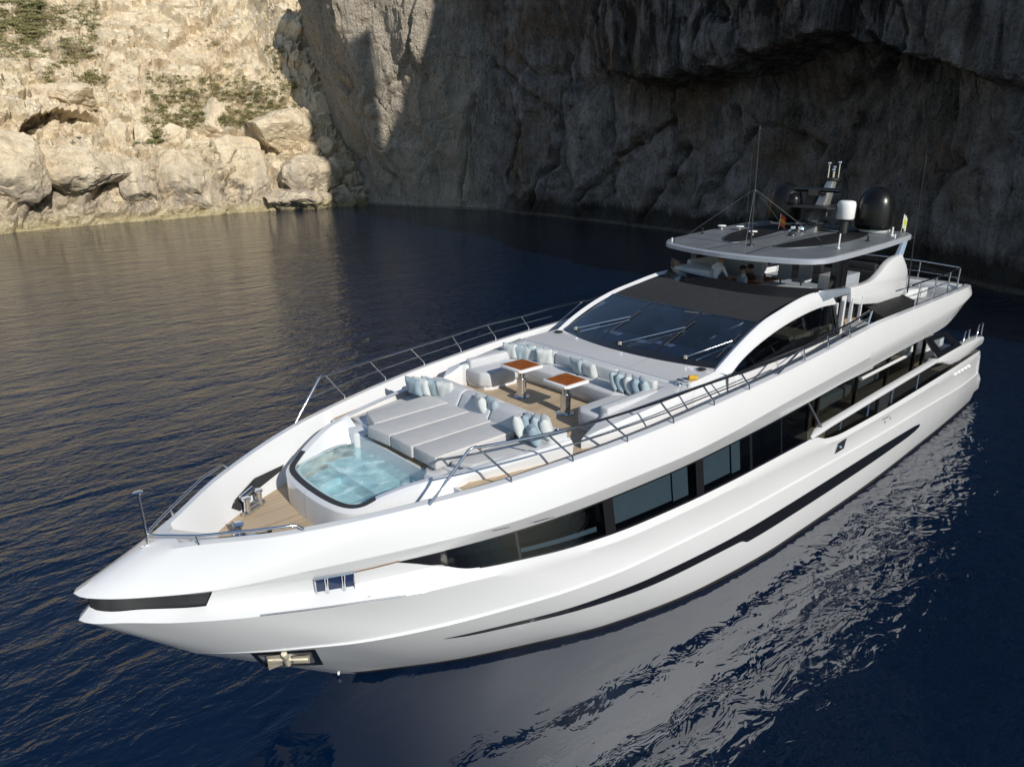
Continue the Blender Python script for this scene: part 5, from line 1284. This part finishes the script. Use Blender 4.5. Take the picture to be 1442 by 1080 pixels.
# ================================================================== YACHT: hull fittings (port and starboard)
def mirror(pts, s): return [(x, y * -s, z) for x, y, z in pts]      # pts measured on the port side, s = -1 keeps them
def lift(P, d): return (P[0], P[1] - d, P[2])
for s in (1, -1):
    K = lambda P: (P[0], P[1] * s, P[2])
    # framed fairlead opening with two rollers
    q = [lift(on_hull(p, L2, L25), .03) for p in ((442, 814), (497, 804.5), (498, 826.5), (445, 835.5))]
    mb = MB(); mb.tube([K(p) for p in q + q[:1]], .022, 8); fl_ = mb.build("fairlead_frame", M['chrome'], hull, smooth=50)
    mb = MB(); mb.poly([K(lift(p, -.02)) for p in q]); mb.build("fairlead_opening", plain("dark blue hollow", (.02, .035, .09), .1), fl_)
    for u in (.28, .72):
        a, b = lerp3(q[0], q[1], u), lerp3(q[3], q[2], u)
        mb = MB(); mb.tube([K(a), K(lerp3(a, b, .5)), K(b)], [.04, .03, .04], 10); mb.build("roller", M['chrome'], fl_, smooth=50)
    # steel trims
    tr_ = [lift(on_hull(p, L25, L3), .012) for p in ((366, 866), (420, 859.5), (470, 853), (520, 845.5), (571, 838))]
    mb = MB(); mb.tube([K(p) for p in tr_], .016, 6); mb.build("hull_trim", M['grey_metal'], hull, smooth=60)
    tr_ = [lift(on_hull(p, L2, L25), .02) for p in ((499, 804.5), (530, 797.5), (561, 789.5))]
    mb = MB(); mb.tube([K(p) for p in tr_], .012, 6); mb.build("hull_trim", plain("bronze trim", (.30, .17, .09), .35, metal=.6), hull, smooth=60)
    # anchor pocket: black frame, steel plates, anchor flukes
    AP = lambda p, d: K(lift(on_hull(p, L4, LW, .05), d))
    fo = [(352, 919), (443, 913.5), (455, 935), (374, 940)]; fi = [(361, 921), (437, 916.5), (444, 932), (377, 935)]
    mb = MB()
    for a, b in ((0, 1), (1, 2), (2, 3), (3, 0)): mb.add([AP(fo[a], .02), AP(fo[b], .02), AP(fi[b], .035), AP(fi[a], .035)], [(0, 1, 2, 3)])
    ap = mb.build("anchor_pocket", M['black'], hull)
    mb = MB(); mb.poly([AP(p, .012) for p in fi]); mb.build("pocket_plate", M['alu'], ap)
    mb = MB(); mb.poly([AP(p, .06) for p in ((373, 921), (396, 918.5), (399, 932), (377, 941))]); mb.poly([AP(p, .06) for p in ((409, 924), (411, 921.5), (434, 919.5), (434.5, 931), (412, 931))])
    mb.tube([AP((398, 918), .05), AP((403, 931), .09)], .05, 8); mb.tube([AP((376, 926), .05), AP((432, 925), .05)], .035, 8)
    mb.build("anchor", M['anchor'], ap)
    mb = MB(); P = AP((476, 947), .02); mb.lathe([(0, .03), (.025, .025), (.03, 0), (.02, -.03)], P, 10); mb.build("eye_bolt", M['dome_white'], hull, smooth=60)
    # slanted chrome vent and small hull openings amidships
    VP = lambda p, d: K(lift(on_hull(p, L3, L4B, -.05), d))
    vq = [(1173.5, 638), (1177.5, 625), (1190, 617), (1186.5, 630)]
    mb = MB(); mb.poly([VP(p, .03) for p in vq]); vt = mb.build("side_vent", M['satin_black'], hull)
    mb = MB(); mb.tube([VP(p, .035) for p in vq + vq[:1]], .014, 6); mb.lathe([(0, .06), (.06, .05), (.08, 0)], VP((1181, 628.5), .04), 12); mb.build("vent_trim", M['chrome'], vt)
    for a, b, w in (((1241.5, 591), (1251, 585.5), .025), ((1150, 668), (1160, 662.2), .014), ((520, 839.8), (521, 839.6), .01), ((694, 747), (717, 742), .006), ((752, 735.5), (780, 727.5), .006)):
        la, lb = (LG, L1) if a[1] < 760 and a[0] < 800 else (L3, L4B)
        PA, PB = (lift(on_hull(p, la, lb, .025 if la is LG else -.05), .006) for p in (a, b))
        mb = MB(); mb.tube([K(PA), K(PB)], w, 6); mb.build("drain_slot", M['satin_black'], hull)
    for p in ((1244.5, 593.5), (1252, 588)):
        mb = MB(); mb.lathe([(0, .03), (.04, .02), (.045, -.03)], VP(p, .01), 10); mb.build("fitting", M['grey_metal'], hull)
    # plain raised shapes in place of unread marks on the stern quarter
    for i in range(5):
        c = lerp3(on_hull((1345, 527), L25, L4), on_hull((1364, 516), L25, L4), i / 4)
        mb = MB(); mb.lathe([(0, .09), (.10, .07), (.13, 0), (.10, -.07), (0, -.09)], K(lift(c, -.05)), 10); mb.build("quarter_mark", W_, hull, smooth=60)

# ================================================================== bow gear on the mooring deck
for s in (1, -1):
    K = lambda x, y, z: (x, y * s, z)
    bt = empty("mooring_fairlead"); bt.parent = yacht
    mb = MB(); mb.add([K(2.75, 1.06, 3.80), K(3.45, 1.45, 4.02), K(4.15, 1.66, 4.02), K(4.05, 1.60, 3.93), K(3.3, 1.28, 3.80), K(2.95, 1.0, 3.68)], [(0, 1, 2, 3, 4, 5)]); mb.build("dark_recess", M['satin_black'], bt)
    mb = MB()
    for x, y in ((3.05, .93), (3.35, 1.10)): mb.lathe([(.06, 0), (.06, .28), (.085, .30), (.085, .34), (0, .35)], K(x, y, 3.6), 14)
    mb.tube([K(3.05, .93, 3.72), K(3.35, 1.10, 3.72)], .05, 10); mb.tube([K(2.95, .88, 3.63), K(3.45, 1.15, 3.63)], .06, 10); mb.tube([K(3.0, 1.05, 3.9), K(3.3, 1.2, 3.95)], .05, 10)
    mb.build("bollard_roller", M['chrome'], bt, smooth=50)
wn = empty("anchor_windlass"); wn.parent = yacht
for y in (.28, -.28):
    mb = MB(); mb.lathe([(.11, 0), (.11, .05), (.06, .08), (.06, .16), (.10, .2), (.10, .24), (0, .25)], (2.62, y, 3.6), 16)
    mb.tube([(2.62, y, 3.75), (2.35, y * .8, 3.78)], .02, 6); mb.tube([(2.55, y + .1, 3.85), (2.62, y - .12, 3.82)], .015, 6)
    mb.build("windlass_drum", M['chrome'], wn, smooth=50)
for y in (.18, -.18):
    mb = MB(); mb.tube([(2.55, y, 3.63), (2.2, y * .8, 3.64), (2.16, y * .7, 3.7)], .02, 6); mb.build("anchor_chain", M['grey_metal'], wn)
mb = MB(); mb.box((3.05, .02, 3.6), (3.11, .09, 3.66)); mb.build("deck_cleat", M['satin_black'], wn, bevel=.01)

# ================================================================== people under the hardtop
M['skin'] = plain("tanned skin", (.42, .22, .14), .55, var=.05)
M['shirt'] = plain("white shirt cloth", (.72, .73, .76), .8, bmp=.1)
M['navy'] = plain("navy cloth", (.025, .03, .055), .8); M['brown'] = plain("dark brown cloth", (.08, .055, .04), .8)
M['hair'] = plain("dark hair", (.02, .014, .01), .6)
def person(joints, edges, mats, cut, loc, yaw, label, scale=1.0, head=None):
    """joints: name -> (x,y,z,radius); cut(name pair) decides the clothing colour"""
    names = list(joints); me = bpy.data.meshes.new("person_body")
    me.from_pydata([joints[n][:3] for n in names], [(names.index(a), names.index(b)) for a, b in edges], [])
    o = bpy.data.objects.new("person_tmp", me); col.objects.link(o)
    sk = o.modifiers.new("skin", 'SKIN'); sd = o.modifiers.new("sub", 'SUBSURF'); sd.levels = 2; sd.render_levels = 2
    for i, n in enumerate(names):
        me.skin_vertices[0].data[i].radius = (joints[n][3],) * 2
        me.skin_vertices[0].data[i].use_root = (n == 'pelvis')
    dg = bpy.context.evaluated_depsgraph_get()
    m2 = bpy.data.meshes.new_from_object(o.evaluated_get(dg)); m2.name = "person"
    bpy.data.objects.remove(o)
    for m_ in mats: m2.materials.append(m_)
    m2.materials
    segs = [(Vector(joints[a][:3]), Vector(joints[b][:3]), cut(a, b)) for a, b in edges]
    idx = []
    for p in m2.polygons:
        c = p.center; best = (9, 0)
        for a, b, k in segs:
            ab = b - a; t = max(0, min(1, (c - a).dot(ab) / max(ab.length_squared, 1e-9))); d = (a + ab * t - c).length
            if d < best[0]: best = (d, k)
        idx.append(best[1])
    m2.polygons.foreach_set("material_index", idx)
    m2.shade_smooth()
    r = bpy.data.objects.new("person", m2); col.objects.link(r)
    hx, hy, hz, hr = joints['head']
    mb = MB()
    hair_pts = [(hr * 1.12 * math.sin(a), hr * 1.1 * math.cos(a)) for a in np.linspace(1.75, 0, 8)]
    mb.lathe(hair_pts, (hx - .02, hy, hz + .02), 18); h_ = mb.build("hair", M['hair'], r, smooth=70)
    mb = MB(); mb.lathe([(0, -.03), (.018, -.02), (.014, .02), (0, .04)], (hx + hr * 1.02, hy, hz - .01), 8); mb.build("nose", mats[0], r, smooth=70)
    for sy in (.04, -.04):
        mb = MB(); mb.lathe([(0, -.012), (.014, 0), (0, .012)], (hx + hr * .93, hy + sy, hz + .02), 8); mb.build("eye", M['hair'], r, smooth=70)
        mb = MB(); mb.lathe([(0, -.03), (.02, 0), (0, .03)], (hx, hy + sy * 2.6, hz), 8); mb.build("ear", mats[0], r, smooth=70)
    r.location = loc; r.rotation_euler = (0, 0, R_(yaw)); r.scale = (scale,) * 3
    tag(r, label, "person"); return r
def rig(pose):
    J = dict(pose); E = [('pelvis', 'waist'), ('waist', 'chest'), ('chest', 'neck'), ('neck', 'head')]
    for s in 'lr':
        E += [('chest', 'sho_' + s), ('sho_' + s, 'elb_' + s), ('elb_' + s, 'wri_' + s), ('wri_' + s, 'palm_' + s), ('pelvis', 'hip_' + s), ('hip_' + s, 'kne_' + s), ('kne_' + s, 'ank_' + s), ('ank_' + s, 'toe_' + s)]
        p = Vector(J['palm_' + s][:3]); w = Vector(J['wri_' + s][:3]); d = (p - w).normalized(); sd = d.cross(Vector((0, 0, 1))); sd = sd.normalized() if sd.length > .1 else Vector((0, 1, 0))
        for k in range(4):
            f0 = p + d * .03 + sd * (.027 - .018 * k); f1 = f0 + d * (.05, .058, .054, .042)[k] - Vector((0, 0, .012))
            J[f'fa{k}_{s}'] = (*f0, .010); J[f'fb{k}_{s}'] = (*f1, .008); E += [('palm_' + s, f'fa{k}_{s}'), (f'fa{k}_{s}', f'fb{k}_{s}')]
        th = w + d * .035 + sd * .05; J['th_' + s] = (*th, .010); E += [('palm_' + s, 'th_' + s)]
    return J, E
stand = {'pelvis': (0, 0, .95, .13), 'waist': (.06, 0, 1.10, .12), 'chest': (.20, 0, 1.32, .14), 'neck': (.30, 0, 1.48, .055), 'head': (.38, 0, 1.60, .098)}
sit = {'pelvis': (0, 0, .52, .13), 'waist': (.0, 0, .68, .12), 'chest': (.03, 0, .92, .13), 'neck': (.06, 0, 1.10, .055), 'head': (.09, 0, 1.24, .098)}
for s, k in (('l', 1), ('r', -1)):
    stand.update({'sho_' + s: (.22, .19 * k, 1.36, .06), 'elb_' + s: (.34, .26 * k, 1.12, .045), 'wri_' + s: (.52, .22 * k, .98, .032), 'palm_' + s: (.60, .21 * k, .95, .036),
                  'hip_' + s: (0, .10 * k, .90, .095), 'kne_' + s: (.04, .11 * k, .49, .06), 'ank_' + s: (-.02, .11 * k, .08, .042), 'toe_' + s: (.16, .12 * k, .04, .035)})
    sit.update({'sho_' + s: (.03, .19 * k, .97, .06), 'elb_' + s: (.12, .25 * k, .72, .045), 'wri_' + s: (.34, .18 * k, .66, .032), 'palm_' + s: (.42, .16 * k, .66, .036),
                'hip_' + s: (.06, .10 * k, .50, .095), 'kne_' + s: (.46, .13 * k, .50, .065), 'ank_' + s: (.46, .13 * k, .08, .042), 'toe_' + s: (.62, .14 * k, .04, .035)})
def cut_std(a, b):
    t = a + b
    if 'head' in t or 'neck' in t and 'chest' not in t: return 0
    if any(k in t for k in ('wri', 'palm', 'fa', 'fb', 'th_')): return 0
    if any(k in t for k in ('hip', 'kne', 'ank', 'toe')): return 2 if 'toe' not in t else 0
    return 1
J, E = rig(stand)
Pm = on_y((1013, 368), 1.0)
person(J, E, [M['skin'], M['shirt'], M['navy']], cut_std, (Pm[0] - .3, 1.0, Pm[2] - 1.52), -8, "person in a white shirt and navy trousers standing bent forward under the hardtop")
J2, E2 = rig(sit)
Pm = on_y((1049, 379), .5)
person(J2, E2, [M['skin'], M['shirt'], M['navy']], cut_std, (Pm[0], .5, Pm[2] - 1.24), 150, "dark haired person in a white shirt sitting at the flybridge table")
J3, E3 = rig(sit)
Pm = on_y((1059, 377), .6)
person(J3, E3, [M['skin'], M['brown'], M['brown']], cut_std, (Pm[0], .6, Pm[2] - 1.24), 170, "person in dark brown clothes sitting beside the white shirted one")

# ================================================================== boulders, scrub and grass on the sunlit slope
SP = SLOPE.reshape(-1, 3)
qq = (SP - CAM) @ ROT
SPX = np.c_[721 + FPX * qq[:, 0] / qq[:, 2], 540 + FPX * qq[:, 1] / qq[:, 2]]
SD = qq[:, 2]
def slope_at(px, py, r=6):
    m_ = (np.abs(SPX[:, 0] - px) < r) & (np.abs(SPX[:, 1] - py) < r) & (SD > 10)
    i = np.where(m_)[0]
    if len(i) == 0: return None
    return SP[i[np.argmin(SD[i])]], SD[i].min()
def boulder(seed, size, cuts=9, rough=.035):
    rnd = random.Random(seed)
    bm = bmesh.new(); bmesh.ops.create_icosphere(bm, subdivisions=5, radius=1.0)
    planes = []
    for _ in range(cuts):
        n_ = Vector((rnd.gauss(0, 1), rnd.gauss(0, 1), rnd.gauss(0, .8))).normalized(); planes.append((n_, rnd.uniform(.55, .85)))
    off = Vector((seed * 3.1, seed, 0))
    for v in bm.verts:
        p = v.co.copy()
        p *= 1 + .14 * mnoise.noise(p * .9 + off)
        for n_, d in planes:
            k = p.dot(n_) - d
            if k > 0: p -= n_ * k * .93
        q_ = Vector((p.x * size[0], p.y * size[1], p.z * size[2]))
        nn = p.normalized()
        q_ += nn * (mnoise.fractal(q_ * .55 + off, .8, 2.1, 5) * rough * max(size) * 1.6)
        dd, c_ = vor(q_ * .45 + off)
        q_ -= nn * .16 * max(0, 1 - (dd[1] - dd[0]) * 9)
        v.co = q_
    me = bpy.data.meshes.new("boulder"); bm.to_mesh(me); bm.free(); me.materials.append(M['rock_lit'])
    me.shade_smooth(); me.set_sharp_from_angle(angle=R_(20))
    o = bpy.data.objects.new("boulder", me); col.objects.link(o); return o
BL = [  # px centre, size in px, rotation, label
    (272, 262, 118, 100, -18, "huge grey smooth faced boulder standing at the waterline"),
    (395, 188, 100, 56, 12, "big flat topped angular block on the ledge beside the shadow edge"),
    (438, 240, 96, 66, 28, "slanted wedge shaped boulder below the flat topped block"),
    (352, 250, 84, 84, 8, "rounded cream boulder leaning against the huge grey boulder"),
    (332, 212, 74, 46, -10, "low tan block below the pinnacle of stacked rocks"),
    (301, 172, 44, 60, 0, "upright pinnacle of stacked cream rock at the foot of the scrub"),
    (252, 186, 52, 38, 20, "pale block to the left of the rock pinnacle"),
    (172, 196, 34, 58, -8, "narrow upright slab beside the cave mouth"),
    (208, 190, 40, 36, 30, "small brownish boulder beside the narrow upright slab"),
    (490, 280, 34, 30, 0, "small yellowish boulder at the water's edge by the shaded cliff"),
    (425, 278, 100, 34, 5, "long low yellow stained rock shelf at the waterline"),
    (110, 236, 130, 70, 15, "broad grey weathered outcrop below the cave"),
    (30, 240, 110, 90, -12, "massive rounded outcrop at the waterline below the grassy slope"),
    (200, 265, 70, 60, 40, "dark hollowed rock beside the huge grey boulder"),
    (465, 206, 34, 26, 15, "grey boulder in the shaded gully, upper one"),
    (478, 232, 30, 26, -20, "grey boulder in the shaded gully, lower one"),
    (456, 150, 36, 44, 12, "rough grey block high in the shaded gully"),
    (100, 130, 90, 34, 8, "flat ledge rock roofing the cave mouth"),
]
random.seed(9)
for i, (px, py, w, h_, rz, lab) in enumerate(BL):
    hit = slope_at(px, py)
    if hit is None: continue
    P, dep = hit
    k = dep / FPX
    sx_, sz_ = w * k * .56, h_ * k * .58
    o = boulder(20 + i, (sx_, max(sx_, sz_) * .72, sz_), 10)
    d = (P - CAM); d /= np.linalg.norm(d)
    o.location = tuple(np.array(P) + d * sz_ * .30)
    o.rotation_euler = (R_(random.uniform(-6, 6)), R_(random.uniform(-6, 6)), R_(rz))
    tag(o, lab, "boulder", "boulders along the sunlit shore")

def leaf_mat(name, cols):
    mt, t, b = nt(name)
    geo = N(t, "ShaderNodeNewGeometry")
    r = ramp(t, noise_n(t, geo.outputs["Position"], .9, 4), [(.3, cols[0]), (.5, cols[1]), (.7, cols[2])])
    L(t, r.outputs[0], b.inputs["Base Color"]); b.inputs["Roughness"].default_value = .8
    return mt
def scatter(name, areas, n, rad, leaves, lsz, mat, label, seed, flat=.7):
    rnd = random.Random(seed); mb = MB()
    for _ in range(n):
        a = rnd.choice(areas)
        hit = None
        u, v = rnd.random(), rnd.random()
        px, py = a[0] + (a[2] - a[0]) * u, a[1] + (a[3] - a[1]) * v
        if mnoise.noise(Vector((px * .035, py * .05, seed))) < a[4]: continue
        hit = slope_at(px, py, 3)
        if hit is None: continue
        c = Vector(hit[0]); r = rad * rnd.uniform(.5, 1.3)
        for _k in range(int(leaves * rnd.uniform(.6, 1.3))):
            dv = Vector((rnd.gauss(0, .5), rnd.gauss(0, .5), abs(rnd.gauss(0, .45)) * flat)) * r
            p = c + dv; s_ = lsz * rnd.uniform(.6, 1.5)
            t1 = Vector((rnd.gauss(0, 1), rnd.gauss(0, 1), rnd.gauss(0, 1))).normalized() * s_
            t2 = Vector((rnd.gauss(0, 1), rnd.gauss(0, 1), rnd.gauss(0, 1) + .6)).normalized() * s_ * .6
            mb.add([p - t1, p + t2, p + t1, p - t2 * .4], [(0, 1, 2, 3)])
    o = fast_mesh(name, mb, mat, None)
    tag(o, label, None, None, "stuff"); return o
scatter("scrub", [(205, 108, 420, 180, -.3), (230, 130, 400, 178, -.4), (60, 85, 210, 120, .22), (250, 60, 420, 130, .25)], 2600, .5, 40, .10, leaf_mat("olive scrub leaves", ((.12, .125, .04), (.21, .19, .07), (.32, .26, .12))), "low olive green scrub growing between the rocks", 5)
scatter("grass", [(-10, 8, 140, 84, -.25), (0, 0, 60, 60, -.3), (190, 185, 260, 200, .1)], 1800, .7, 40, .11, leaf_mat("dry green grass", ((.13, .14, .05), (.21, .20, .08), (.32, .27, .14))), "dry green grass on the upper slope", 8, .4)
